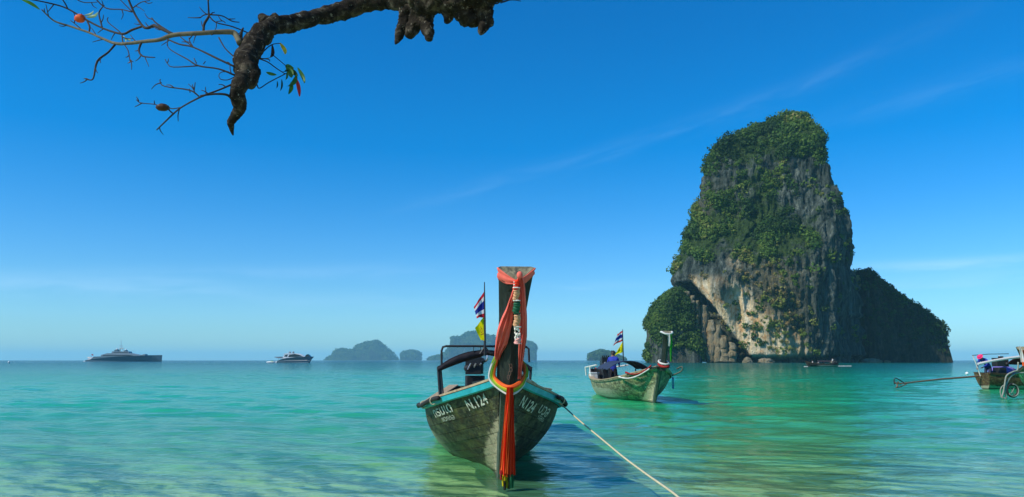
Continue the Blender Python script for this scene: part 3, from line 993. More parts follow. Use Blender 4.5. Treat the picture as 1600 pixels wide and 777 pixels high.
def ridge(name, prof, D, depth, label, cat, nx=220, ny=90, noise_s=8.0, namp=2.0, mat=None, bushes=0, leaf=1.1, tone0=0.2, brad=(1.2, 3.0), per=30, group=None, dens=None, allover=0.0, vegk=1.0, pw=3.0, fol='foliage', cliff=0.5):
    """a crag whose crest, seen from the beach, follows prof = [(px, py), ...]; real depth behind it"""
    pxs = np.array([p[0] for p in prof], float); pys = np.array([p[1] for p in prof], float)
    U = np.linspace(pxs[0], pxs[-1], nx); 
    W = np.linspace(-1, 1, ny)
    hz = np.array([max(P(u, y_, D).z, 0) for u, y_ in zip(U, np.interp(U, pxs, pys))])
    xw = np.array([P(u, 560, D).x for u in U])
    XX, WW = np.meshgrid(xw, W, indexing='ij')
    HH = np.repeat(hz[:, None], ny, 1)
    prof_d = np.clip(1 - np.abs(WW) ** pw, 0, 1) ** cliff
    ends = sstep(0, 0.10, (np.arange(nx) / (nx - 1)))[:, None] * sstep(0, 0.10, 1 - (np.arange(nx) / (nx - 1)))[:, None]
    dd = depth * (0.35 + 0.65 * ends ** 0.5)
    YY = D + WW * dd
    s = noise_s
    ZZ = HH * prof_d
    YY = YY + 2.2 * namp * fbm(XX / (s * 2.2), WW * 2, ZZ / (s * 2), 4, 7)
    ZZ = ZZ + namp * fbm(XX / s, YY / s, ZZ / s, 5, 13) * np.minimum(1, HH / (4 * namp)) * prof_d
    XX = XX + namp * 0.8 * fbm(XX / s, YY / s, ZZ / s, 4, 19) * prof_d
    ZZ[:, 0] = -6; ZZ[:, -1] = -6; ZZ[0] = -6; ZZ[-1] = -6
    idx = np.arange(nx * ny).reshape(nx, ny)
    quads = np.stack([idx[:-1, :-1], idx[1:, :-1], idx[1:, 1:], idx[:-1, 1:]], -1).reshape(-1, 4)
    root = empty(name, (float(xw.mean()), D, 0), 0, label, cat, group)
    org = np.array(root.location)
    VV = np.stack([XX, YY, ZZ], -1).reshape(-1, 3)
    me = mesh_np('rock_face', VV - org, quads, mat or M['rock'])
    nrm = normals_of(me)
    up = nrm[:, 2]
    vg = np.clip(sstep(0.12, 0.5, up) * 0.9 + 0.7 * fbm(VV[:, 0] / (s * 1.5), VV[:, 1] / (s * 1.5), VV[:, 2] / (s * 1.5), 3, 23), 0, 1) * vegk
    set_attrs(me, veg=vg, cream=0 * vg, brown=0.25 + 0 * vg)
    link('rock_face', me, root)
    if bushes:
        pr = (0.25 + allover * (0.15 + sstep(-0.2, 0.2, fbm(VV[:, 0] / 9, VV[:, 1] / 9, VV[:, 2] / 9, 3, 33))) + vg) * (VV[:, 1] < D + depth * 0.5) * (VV[:, 2] > 2.0)
        if dens is not None:
            qx, qy = PX(VV[:, 0], VV[:, 1], VV[:, 2])
            pr = pr * dens(qx, qy)
        # favour the crest so that it breaks the outline
        crest = np.exp(-(WW.ravel() / 0.3) ** 2) * 1.2
        pr = pr * (1 + crest)
        sel = RNG.choice(len(pr), size=bushes, p=pr / pr.sum())
        cen = VV[sel] + RNG.normal(0, 0.5, (bushes, 3))
        rdd = RNG.uniform(*brad, bushes)
        tn = np.clip(tone0 + 0.35 * fbm(cen[:, 0] / 15, cen[:, 1] / 15, cen[:, 2] / 15, 3, 29) + RNG.normal(0, 0.1, bushes), 0, 1)
        leaf_mass(fol, cen, rdd, tn, leaf, per, root, origin=org)
    return root


wing = [(1326, 470), (1334, 448), (1339, 436), (1343, 440), (1346, 454), (1349, 436), (1352, 427), (1355, 425), (1360, 432), (1365, 438), (1376, 443), (1386, 451), (1395, 458), (1411, 469), (1426, 478), (1436, 486), (1441, 492), (1450, 501), (1456, 508), (1459, 517), (1464, 526), (1471, 536), (1474, 541), (1474, 549), (1469, 556), (1463, 570)]
ridge('rocky_outcrop', wing, 545, 30, 'dark shaded crag sloping down to the right of the tall limestone tower', 'rock', 260, 110, 7, 2.6, bushes=1500, tone0=0.03, vegk=0.5, mat=M['rock_shaded'])
outc = [(1013, 572), (1015, 540), (1014, 510), (1018, 500), (1024, 490), (1031, 478), (1038, 470), (1044, 466), (1051, 461), (1058, 455), (1066, 458), (1074, 470), (1080, 495), (1086, 530), (1092, 572)]
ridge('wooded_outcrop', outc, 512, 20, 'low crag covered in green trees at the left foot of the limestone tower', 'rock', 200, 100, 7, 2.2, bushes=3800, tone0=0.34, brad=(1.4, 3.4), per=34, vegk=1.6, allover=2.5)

# pale wave-cut boulders along the foot of the tower
bd = []
for (px0, w_, h_, yy) in ((1168, 13, 9, 452), (1197, 20, 7, 450), (1302, 8, 3.5, 452), (1362, 28, 7, 500), (1386, 9, 3.5, 500)):
    s_ = yy / 1212.0
    c_ = P(px0, 565.4, yy); c_.z = h_ * s_ * 0.25
    bm = bmesh.new()
    bmesh.ops.create_icosphere(bm, subdivisions=4, radius=1.0)
    for v_ in bm.verts:
        q = v_.co + Vector((px0, 0, 0))
        k_ = 0.85 + 0.5 * abs(mnoise.noise(q * 1.3)) + 0.3 * abs(mnoise.noise(q * 3)) + 0.1 * mnoise.noise(q * 8)
        v_.co = Vector((v_.co.x * w_ * s_ * 0.55, v_.co.y * w_ * s_ * 0.35, v_.co.z * h_ * s_ * 0.72)) * k_
    me = bpy.data.meshes.new('boulder'); bm.to_mesh(me); bm.free()
    me.materials.append(M['rock'])
    me.polygons.foreach_set('use_smooth', [True] * len(me.polygons))
    set_attrs(me, cream=np.full(len(me.vertices), 0.3), veg=np.zeros(len(me.vertices)), brown=np.full(len(me.vertices), 0.4))
    o = link('boulder', me); o.location = c_
    bd.append(o)
for o, l in zip(bd, ('round dark-hollowed boulder at the foot of the pale overhanging wall', 'long whitish boulder at the foot of the tower, right of the pale wall', 'small boulder at the tower foot right of the little far boat',
                     'flat greenish ledge rock at the waterline where the tower meets the dark crag', 'low rock at the waterline of the dark crag')):
    tag(o, l, 'boulder', 'boulders along the foot of the tower')

# far islands
isl_a = [(512, 564), (518, 561), (524, 555), (527, 549), (532, 545), (536, 546), (545, 547), (554, 548), (560, 542), (568, 538), (577, 535), (583, 536), (588, 534), (594, 537), (599, 541), (603, 546), (610, 551), (613, 556), (618, 560), (623, 565)]
isl_b = [(629, 566), (630, 556), (631, 552), (634, 550), (641, 550), (648, 550), (653, 551), (656, 555), (657, 566)]
isl_c = [(668, 565), (674, 559), (680, 558), (690, 556), (696, 552), (702, 546), (705, 541), (706, 530), (708, 527), (714, 527), (718, 530), (722, 526), (728, 522), (735, 520), (745, 521), (756, 523), (764, 526), (771, 527), (776, 533), (779, 545), (781, 566)]
isl_d = [(799, 566), (804, 545), (812, 538), (822, 535), (830, 536), (836, 541), (840, 550), (840, 558), (838, 566)]
isl_e = [(919, 566), (921, 556), (926, 553), (932, 551), (937, 549), (945, 551), (954, 552), (963, 556), (970, 560), (976, 566)]
for prof, D, lab in ((isl_a, 6500, 'hazy blue humped island on the horizon left of the big boat, the widest one'), (isl_b, 6900, 'small square hazy island between the two larger islands left of the big boat'),
                     (isl_c, 6000, 'tall hazy blue cliff island behind the yellow flag of the big boat'), (isl_d, 6200, 'rounded hazy cliff island just right of the tall prow')):
    ridge('island', prof, D, 260, lab, 'island', 200, 40, 90, 16, mat=M['rock_far'], bushes=500, leaf=9, brad=(8, 18), per=22, group='islands on the horizon', vegk=1.0)
ridge('island', isl_e, 3400, 110, 'low dark green island behind the man on the second boat', 'island', 160, 40, 45, 7, mat=M['rock_far'], bushes=900, leaf=5, brad=(5, 11), per=24, group='islands on the horizon', vegk=1.0)


# ------------------------------------------------------------------ longtail boats
class Hull:
    """local frame: bow towards -Y, stern +Y, origin where the stem meets the water"""
    def __init__(self, L=10.5, hb=1.13):
        self.L = L
        s_ = L / 10.5
        yg = [-1.15, -0.8, -0.35, 0.3, 1.0, 2.0, 3.5, 5.5, 8.0, 10.5]
        self.b = curve1(yg, [0.10, 0.25, 0.47, 0.74, 0.94 * hb / 1.13, 1.08 * hb / 1.13, hb, hb * 0.98, hb * 0.84, hb * 0.50])
        self.zg = curve1(yg, [1.36, 1.29, 1.20, 1.09, 0.99, 0.89, 0.80, 0.74, 0.76, 0.90])
        self.sc = s_

    def pt(self, s, t, side, off=0.0):
        """s 0..1 bow to stern, t 0..1 keel to gunwale, side -1/+1, off = metres outward"""
        p = self._p(s, t, side)
        if off:
            e = 1e-3
            du = self._p(min(s + e, 1), t, side) - self._p(max(s - e, 0), t, side)
            dv = self._p(s, min(t + e, 1), side) - self._p(s, max(t - e, 0), side)
            nn = du.cross(dv)
            if nn.dot(Vector((p.x, 0, p.z - 1.6))) < 0: nn = -nn
            if nn.length > 0: p = p + nn.normalized() * off
        return p

    def _p(self, s, t, side):
        yk = 10.3 * s + 0.02
        yg = (11.65 * s - 1.15) - 0.55 * s * (1 - s) ** 4 * 3
        zk = -0.12 - 0.25 * min(1, s * 3.5) + 0.28 * max(0, s - 0.75) / 0.25
        b = self.b(yg); zg = self.zg(yg)
        a = t * PI / 2
        bw = (1 - min(1, s / 0.42)) ** 1.2
        q = 1.0 + 0.9 * bw
        x = b * math.sin(a) ** q
        f = 1 - math.cos(a)
        wl_ = 0.10 + 0.62 * bw
        f = f * (1 - wl_) + t * wl_
        z = zk + (zg - zk) * f
        x = max(x, 0.05)
        y = yk + (yg - yk) * (max(0, (z - zk)) / (zg - zk)) ** 1.05
        return Vector((side * x, y * self.sc, z))

    def gun(self, s, side, out=0.0, dz=0.0):
        p = self._p(s, 1.0, side)
        return Vector((p.x + side * out, p.y, p.z + dz))


def strip(mb, pts_a, pts_b):
    k = len(pts_a)
    return mb.add(list(pts_a) + list(pts_b), [(i, i + 1, k + i + 1, k + i) for i in range(k - 1)])


def make_boat(loc, rz, label, cat, group, hullm, stripe, L=10.5, ns=44, nst=9, planks=True, canopy=None, canopy_m='navy_cloth', prow_m='prow_wood', cap_m='tan_wood', prow=True, detail=True, engine=True, prow_h=1.4, lean=0.0, prow_w=1.0):
    H = Hull(L)
    root = empty('longtail_boat', loc, rz, label, cat, group)
    for side in (-1, 1):
        # inner shell
        mb = MB()
        mb.grid([[H.pt(i / ns, j / 14, side, -0.03) for j in range(15)] for i in range(ns + 1)])
        mb.build('inner_shell', M['brown_wood'], root, smooth=True)
        if planks:
            for k in range(nst):
                t0, t1 = 0.10 + 0.88 * k / nst, 0.10 + 0.88 * (k + 1) / nst
                if k == 0: t0 = 0.0
                e = 0.02 * (t1 - t0)
                # each strake is made of two or three boards butted end to end
                cuts = [0.0] + sorted(random.Random(k * 7 + (side > 0)).uniform(*r_) for r_ in ((0.22, 0.45),)) + [1.0]
                for c0, c1 in zip(cuts[:-1], cuts[1:]):
                    g = 0.0006
                    nn = max(4, int((c1 - c0) * ns))
                    mb = MB()
                    rows = []
                    jit = random.uniform(0.0, 0.005)
                    for i in range(nn + 1):
                        s = c0 + g + (c1 - c0 - 2 * g) * i / nn
                        rows.append([H.pt(s, t0 + 0.0015, side, -0.004), H.pt(s, t0 + e, side, 0.004 + jit), H.pt(s, (t0 + t1) / 2, side, 0.004 + jit), H.pt(s, t1 - e, side, 0.004 + jit), H.pt(s, t1 - 0.0015, side, -0.004)])
                    mb.grid(rows)
                    mb.add([rows[0][i] for i in range(5)] + [rows[-1][i] for i in range(5)], [(0, 1, 2, 3, 4), (9, 8, 7, 6, 5)])
                    mb.build('plank', M[hullm], root, smooth=False)
        else:
            mb = MB()
            mb.grid([[H.pt(i / ns, j / 12, side, 0.01) for j in range(13)] for i in range(ns + 1)])
            mb.build('side_planking', M[hullm], root, smooth=True)
        # painted rubbing strake below the gunwale, then the cap rail
        rows = []
        for i in range(ns + 1):
            s = i / ns
            g0 = H.gun(s, side); 
            a = H.gun(s, side, 0.012, -0.078); b = H.gun(s, side, 0.055, -0.07); c_ = H.gun(s, side, 0.075, 0.0); d_ = H.gun(s, side, 0.01, 0.005)
            rows.append([a, b, c_, d_])
        mb = MB(); mb.grid(rows, close_u=True); mb.add(rows[0] + rows[-1], [(0, 1, 2, 3), (7, 6, 5, 4)])
        mb.build('rubbing_strake', M[stripe], root)
        rows = []
        for i in range(ns + 1):
            s = i / ns
            rows.append([H.gun(s, side, 0.085, 0.006), H.gun(s, side, 0.085, 0.035), H.gun(s, side, -0.16 if H.b(11.65 * s - 1.15) > 0.3 else -0.05, 0.04), H.gun(s, side, -0.16 if H.b(11.65 * s - 1.15) > 0.3 else -0.05, 0.01)])
        mb = MB(); mb.grid(rows, close_u=True); mb.add(rows[0] + rows[-1], [(0, 1, 2, 3), (7, 6, 5, 4)])
        mb.build('cap_rail', M[cap_m], root)
    # transom
    mb = MB()
    lp = [H.pt(1.0, j / 10, -1) for j in range(11)]; rp = [H.pt(1.0, j / 10, 1) for j in range(11)]
    poly = lp[::-1] + rp[1:]
    mb.prism(poly, (0, 0, 0), (0, 0.05, 0)); mb.build('transom', M[hullm], root)
    # foredeck boards
    for i in range(5):
        s0, s1 = 0.035 + i * 0.028, 0.035 + (i + 1) * 0.028 - 0.002
        if not detail and i: break
        if not detail: s1 = 0.17
        mb = MB()
        a, b, c_, d_ = H.gun(s0, -1, -0.14, -0.02), H.gun(s0, 1, -0.14, -0.02), H.gun(s1, 1, -0.14, -0.02), H.gun(s1, -1, -0.14, -0.02)
        mb.prism([a, b, c_, d_], (0, 0, 0), (0, 0, -0.03)); mb.build('deck_board', M['tan_wood'], root)
    # floor and thwarts
    mb = MB()
    fl_ = []
    for q_ in np.linspace(0.16, 0.97, 16):
        best_ = min((abs(H.pt(q_, t_, 1).z - 0.16), t_) for t_ in np.linspace(0.05, 0.8, 40))
        p_ = H.pt(q_, best_[1], 1, -0.05)
        fl_.append(Vector((max(0.02, p_.x - 0.03), p_.y, 0.16)))
    strip(mb, [Vector((-p.x, p.y, p.z)) for p in fl_], fl_)
    mb.build('floor', M['brown_wood'], root)
    for s in (0.32, 0.42, 0.52, 0.62, 0.72)[: 5 if detail else 2]:
        g = H.gun(s, 1)
        MB().box((0, g.y, g.z - 0.22), (g.x * 2 - 0.1, 0.26, 0.04)).build('thwart', M['tan_wood'], root)
    # stem post running down the bow
    pts = [H.pt(0, t, 1) for t in (0.0, 0.25, 0.5, 0.75, 1.0)]
    mb = MB(); rows = []
    for i, p in enumerate(pts):
        w_ = 0.062 + 0.012 * i
        rows.append([Vector((-w_, p.y + 0.06, p.z)), Vector((-w_ * 0.75, p.y - 0.05, p.z)), Vector((0, p.y - 0.085, p.z)), Vector((w_ * 0.75, p.y - 0.05, p.z)), Vector((w_, p.y + 0.06, p.z)), Vector((0, p.y + 0.12, p.z))])
    mb.grid(rows, close_u=True); mb.add(rows[0] + rows[-1], [(0, 1, 2, 3, 4, 5), (11, 10, 9, 8, 7, 6)])
    mb.build('stem_post', M['stem_wood'], root)
    if prow:
        z0 = 1.28; hgt = prow_h
        sect = [(-0.05, 0.145, 0.16), (0.12, 0.150, 0.15), (0.35, 0.152, 0.13), (0.6, 0.162, 0.12), (0.8, 0.188, 0.11), (1.0, 0.218, 0.10)]
        rows = []
        for f, hw, dp in [(a_, b_ * prow_w, c_) for a_, b_, c_ in sect]:
            yy = -1.20 - 0.52 * f
            z_ = z0 + hgt * f
            last = f == 1.0
            zf = -0.17 if last else 0
            rows.append([Vector((-hw, yy, z_)), Vector((-hw * 0.5, yy - dp * 0.62, z_ + zf * 0.55)), Vector((0, yy - dp, z_ + zf)), Vector((hw * 0.5, yy - dp * 0.62, z_ + zf * 0.55)), Vector((hw, yy, z_)),
                         Vector((hw * 0.85, yy + dp * 0.8, z_ + (0.02 if last else 0))), Vector((-hw * 0.85, yy + dp * 0.8, z_ + (0.02 if last else 0)))])
        for (f, hw, dp), r_ in zip(sect, rows):
            for q_ in r_: q_.x += lean * f * abs(f)
        H.prow_rows = rows
        mb = MB(); mb.grid(rows, close_u=True)
        mb.add(rows[0], [(6, 5, 4, 3, 2, 1, 0)])
        pr = mb.build('prow', M[prow_m], root)
        # pale worn end cut, one piece on top
        r = rows[-1]
        up = Vector((0, 0, 0.012))
        MB().prism([p + Vector((0, 0, 0.002)) for p in r], (0, 0, 0), up).build('end_cut', M['end_grain'], pr)
        # breasthook at the foot of the prow
        MB().prism([Vector((-0.19, -1.02, 1.30)), Vector((0.19, -1.02, 1.30)), Vector((0.42, -0.35, 1.24)), Vector((-0.42, -0.35, 1.24))], (0, 0, 0), (0, 0, 0.07)).build('breasthook', M['prow_wood'], root)
    if canopy:
        y0, y1, hz, hw, sag = canopy
        def arch(x):   # roof height across
            return hz - 0.33 * (abs(x) / hw) ** 2.2
        mb = MB()
        ny_ = 10
        rows = [[Vector((x, y0 + (y1 - y0) * j / ny_, arch(x) - 0.03 * math.sin(PI * 3 * j / ny_) ** 2)) for x in np.linspace(-hw, hw, 15)] for j in range(ny_ + 1)]
        rows2 = [[p - Vector((0, 0, 0.03)) for p in r_] for r_ in rows]
        mb.grid(rows); mb.grid([r_[::-1] for r_ in rows2])
        for j in range(ny_):
            for e in (0, 14):
                mb.add([rows[j][e], rows[j + 1][e], rows2[j + 1][e], rows2[j][e]], [(0, 1, 2, 3)])
        for j in (0, ny_):
            for e in range(14):
                mb.add([rows[j][e], rows[j][e + 1], rows2[j][e + 1], rows2[j][e]], [(0, 1, 2, 3)])
        mb.build('canopy', M[canopy_m], root, smooth=True)
        if sag:
            # rolled cloth sagging below the front edge
            mb = MB(); top, bot = [], []
            for x in np.linspace(-hw, hw, 31):
                d_ = 0.10 + 0.06 * abs(math.sin((x / hw + 1) * PI * 0.98)) ** 0.8 * (1.3 if x < 0 else 0.3)
                top.append(Vector((x, y0 - 0.02, arch(x) - 0.02))); bot.append(Vector((x, y0 + 0.05 + 0.02 * math.sin(x * 23), arch(x) - d_)))
            mb.grid([top, [(a + b) / 2 + Vector((0, -0.07, 0)) for a, b in zip(top, bot)], bot, [(a + b) / 2 + Vector((0, 0.10, 0)) for a, b in zip(top, bot)], top])
            mb.build('valance', M['black_cloth'], root, smooth=True)
        for side in (-1, 1):
            for k in range(3 if detail else 2):
                yy = y0 + 0.05 + (y1 - y0 - 0.1) * k / (2 if detail else 1)
                sy = (yy / H.sc + 1.15) / 11.65
                g = H.gun(sy, side)
                topz = arch(hw) + 0.0
                MB().tube([Vector((side * hw * 0.93, yy - 0.02, g.z - 0.08)), Vector((side * hw, yy, topz))], 0.028, 8).build('post', M['dark_metal'], root)
                if sag and k == 0:
                    MB().tube([Vector((side * (hw * 0.93 - 0.07), yy - 0.02, g.z - 0.08)), Vector((side * (hw - 0.05), yy, topz))], 0.016, 8).build('post', M['dark_metal'], root)
    if engine:
        ey = (10.5 - 1.1) * H.sc
        er = H
        MB().box((0, ey, 0.95), (0.5, 0.5, 0.5)).build('engine_stand', M['dark_metal'], root)
        mb = MB()
        mb.box((0, ey, 1.42), (0.42, 0.62, 0.34)).box((0, ey + 0.1, 1.66), (0.34, 0.42, 0.14)).box((-0.06, ey - 0.36, 1.45), (0.40, 0.06, 0.42))
        for k in range(4):
            mb.tube([Vector((-0.15 + 0.1 * k, ey - 0.1, 1.6)), Vector((-0.18 + 0.1 * k, ey - 0.12, 1.82))], 0.035, 8)
        mb.ball((0.16, ey - 0.3, 1.58), 0.09).ball((-0.2, ey - 0.32, 1.4), 0.10)
        eb = mb.build('engine_block', M['dark_metal'], root)
        mb = MB()
        mb.tube([Vector((0.2, ey - 0.2, 1.55)), Vector((0.3, ey - 0.35, 1.62)), Vector((0.31, ey - 0.3, 1.86))], 0.03, 8, sub=4); mb.build('exhaust_pipe', M['steel'], eb, smooth=True)
        for k in range(3):
            MB().tube([Vector((-0.2 + 0.16 * k, ey - 0.40, 1.36 + 0.06 * k)), Vector((-0.12 + 0.13 * k, ey - 0.44, 1.52))], 0.022, 8).build('hose', M['steel'], eb)
    return root, H


def to_local(root, mb_pts):
    Mx = (Matrix.Translation(root.location) @ root.rotation_euler.to_matrix().to_4x4()).inverted()
    return [Mx @ p for p in mb_pts]


def flag_mesh(name, a, b, c_, d_, mat, parent, waves=2.0, amp=0.04, thick=0.004, nu=22, nv=12, world=True):
    """cloth hung from edge a(top)-b(bottom) at the pole, free edge d_(top)-c_(bottom)"""
    a, b, c_, d_ = map(Vector, (a, b, c_, d_))
    nrm = (d_ - a).cross(b - a).normalized()
    vs, uv = [], []
    for i in range(nu + 1):
        u = i / nu
        for j in range(nv + 1):
            v = j / nv
            p = (b * (1 - v) + a * v) * (1 - u) + (c_ * (1 - v) + d_ * v) * u
            p = p + nrm * amp * u ** 0.6 * (math.sin(u * waves * 2 * PI + v * 2.2) + 0.45 * math.sin(u * waves * 4.3 * PI - v * 3.1))
            p.z -= 0.35 * amp * math.sin(u * PI * 2.5 + v * 2) * u
            vs.append(p); uv.append((u, v))
    k = nv + 1
    fs = [(i * k + j, (i + 1) * k + j, (i + 1) * k + j + 1, i * k + j + 1) for i in range(nu) for j in range(nv)]
    mb = MB(); mb.add(vs, fs)
    o = mb.build(name, mat, parent, smooth=True, world=world)
    ul = o.data.uv_layers.new(name='UVMap')
    for lp in o.data.loops:
        ul.data[lp.index].uv = uv[lp.vertex_index]
    return o


# --- the big boat that faces the beach
bow = G(783, 746)
RZ1 = math.radians(5.0)
boat, HB = make_boat(bow, RZ1, 'big weathered longtail boat with tall cloth-wrapped prow facing the beach', 'boat', 'longtail boats', 'hull_green', 'turquoise',
                     L=10.5, canopy=(4.4, 7.6, 1.80, 0.92, True), canopy_m='black_cloth', prow_h=1.42, lean=0.055)
MX = Matrix.Translation(boat.location) @ boat.rotation_euler.to_matrix().to_4x4()
# turquoise paint lies dull on the right; the same paint everywhere, the light does the rest
# rail over the canopy
y_r = MX @ Vector((0, 4.35, 0))
YR = y_r.y
pts = [P(690, 577, YR), P(690, 548, YR), P(692, 542.5, YR), P(697, 541, YR), P(740, 541, YR), P(790, 541.5, YR), P(822, 542, YR + 0.15), P(826, 545, YR + 0.15), P(827, 566, YR + 0.15)]
MB().tube(pts, 0.022, 8).build('canopy_rail', M['dark_metal'], boat, world=True)
for px0 in (740, 751):
    MB().tube([P(px0, 541, YR), P(px0, 552, YR)], 0.008, 6).build('rail_stay', M['dark_metal'], boat, world=True)
fp = MB().tube([P(757.6, 556, YR - 0.1), P(757.4, 500, YR - 0.1), P(757, 441, YR - 0.1)], [0.026, 0.02, 0.009], 8).build('flagpole', M['dark_metal'], boat, world=True)
for a, b in (((757.5, 542), (750, 553)), ((757.5, 542), (767, 553))):
    MB().tube([P(*a, YR - 0.1), P(*b, YR - 0.1)], 0.017, 6).build('brace', M['dark_metal'], fp, world=False).data.transform(MX.inverted())
YF = YR - 0.1


def child_world(o):
    o.data.transform(MX.inverted())
    return o


# striped flag hanging limp from the pole in folds: narrow at the top, blown out to the left below
child_world(flag_mesh('striped_flag', P(757, 455, YF), P(758, 496, YF), P(745, 497, YF - 0.05), P(740, 480, YF), M['thai_flag'], fp, 1.5, 0.035, world=False)).parent = fp
child_world(flag_mesh('yellow_flag', P(757.5, 493, YF), P(759.5, 534, YF), P(751, 531, YF - 0.03), P(742, 513, YF), M['yellow_flag'], fp, 0.8, 0.02, world=False)).parent = fp

# painted registration and name on the bow planks
def hull_st(px, py, side):
    best = (1e9, 0, 0)
    S, T = (0.002, 0.22), (0.3, 0.99)
    for it in range(4):
        for s_ in np.linspace(*S, 24):
            for t_ in np.linspace(*T, 24):
                q = MX @ HB.pt(s_, t_, side)
                a, b = PX(q.x, q.y, q.z)
                d_ = (a - px) ** 2 + (b - py) ** 2
                if d_ < best[0]: best = (d_, s_, t_)
        ws, wt = (S[1] - S[0]) / 10, (T[1] - T[0]) / 10
        S = (max(0.001, best[1] - ws), best[1] + ws); T = (best[2] - wt, min(0.99, best[2] + wt))
    return best[1], best[2]


def hull_text(txt, side, bl, br, tr, tl, thick=0.0, mat='letter'):
    """paint txt on the planks inside the quadrilateral whose corners are seen at bl, br, tr, tl"""
    cu = bpy.data.curves.new('lettering', 'FONT')
    cu.body = txt
    cu.size = 1.0
    cu.offset = thick
    cu.fill_mode = 'FRONT'
    ob = bpy.data.objects.new('lettering', cu)
    COL.objects.link(ob)
    dg = bpy.context.evaluated_depsgraph_get()
    me = bpy.data.meshes.new_from_object(ob.evaluated_get(dg))
    bpy.data.objects.remove(ob); bpy.data.curves.remove(cu)
    xs_ = [v.co.x for v in me.vertices]; ys_ = [v.co.y for v in me.vertices]
    x0, x1, y0, y1 = min(xs_), max(xs_), min(ys_), max(ys_)
    C = [hull_st(*c_, side) for c_ in (bl, br, tr, tl)]
    bm = bmesh.new(); bm.from_mesh(me)
    bmesh.ops.subdivide_edges(bm, edges=bm.edges, cuts=1)
    for v in bm.verts:
        u, w_ = (v.co.x - x0) / (x1 - x0), (v.co.y - y0) / (y1 - y0)
        k4 = ((1 - u) * (1 - w_), u * (1 - w_), u * w_, (1 - u) * w_)
        s_ = sum(k * c_[0] for k, c_ in zip(k4, C)); t_ = sum(k * c_[1] for k, c_ in zip(k4, C))
        v.co = HB.pt(max(0.002, s_), min(max(t_, 0.02), 0.985), side, 0.019)
    bm.to_mesh(me); bm.free()
    me.materials.clear(); me.materials.append(M[mat])
    return link('lettering', me, boat)


m, n = newmat('faded_white_lettering'); M['letter'] = m
c = n.coord()
wear = n.noise(c, 22, 5, 0.7)
n.out(n.bsdf(n.ramp(wear, [(0.38, (0.16, 0.18, 0.12)), (0.52, (0.62, 0.64, 0.54))]), 0.7))
hull_text('N.124', -1, (735, 641), (766, 629), (758, 613), (727, 625), 0.02)
hull_text('N.124', 1, (809, 633), (829, 645), (838, 630), (818, 617), 0.02)
hull_text('\u0e23', -1, (691, 629), (696, 628), (699, 619), (690, 620), 0.02)
hull_text('\u0e17\u0e23\u0e21\u0e40\u0e14', -1, (683, 652), (710, 642), (704, 629), (677, 641), 0.015)
hull_text('\u0e1e\u0e27\u0e01\u0e01\u0e25', -1, (694, 658), (713, 654), (710, 647), (691, 652), 0.0)
hull_text('\u0e1a\u0e27\u0e25', 1, (838, 643), (851, 652), (859, 639), (846, 631), 0.012)
hull_text('\u0e1b\u0e25\u0e2d', 1, (838, 653), (846, 659), (850, 651), (842, 645), 0.0)

# rope fenders lashed along the gunwale shoulders
for side, s0, s1 in ((-1, 0.14, 0.36), (1, 0.13, 0.34)):
    pts = [HB.gun(s, side, 0.11 + 0.012 * math.sin(s * 60), -0.02 + 0.02 * math.sin(s * 45)) for s in np.linspace(s0, s1, 22)]
    MB().tube(pts, 0.033, 8, rough=0.0).build('fender_rope', M['rubber'], boat, smooth=True)
for s in (0.17, 0.24):
    for side in (-1, 1):
        g = HB.gun(s, side, 0.10, -0.02)
        MB().tube([g + Vector((0, 0, 0.05)), g + Vector((side * 0.04, 0, 0)), g + Vector((0, 0, -0.06)), g + Vector((-side * 0.1, 0, 0.0))], 0.009, 6, closed=True, sub=3).build('lashing', M['rope'], boat)
# wooden mooring pin and loose rope end right of the prow
MB().tube([HB.gun(0.03, 1, -0.05, 0.16), HB.gun(0.075, 1, 0.02, -0.02)], 0.02, 8).build('mooring_pin', M['white_boot'], boat)
MB().tube([HB.gun(0.10, 1, -0.2, 0.09), HB.gun(0.12, 1, 0.05, 0.07)], 0.014, 8).build('mooring_pin', M['tan_wood'], boat)
# chain and shackle at the prow foot
c0 = MX @ Vector((0, -1.42, 1.50))
for i in range(6):
    q = Vector((0.02 - 0.018 * abs(i - 2.5), -1.40 - 0.02 * i, 1.62 - 0.045 * i))
    ring_ = [q + Vector((0.014 * math.cos(a), 0.01 * math.sin(a) * (i % 2), 0.028 * math.sin(a))) for a in np.linspace(0, 2 * PI, 10, endpoint=False)]
    MB().tube(ring_, 0.004, 5, closed=True).build('chain_link', M['rust_pipe'], boat)


# ------------------------------------------------------------------ cloths on the prow
def YP(py):
    """depth of the front of the prow at photo row py"""
    top = (MX @ Vector((0, -1.72, 0))).y; neck = (MX @ Vector((0, -1.22, 0))).y
    t = (py - 590) / (413 - 590)
    return neck + (top - neck) * t


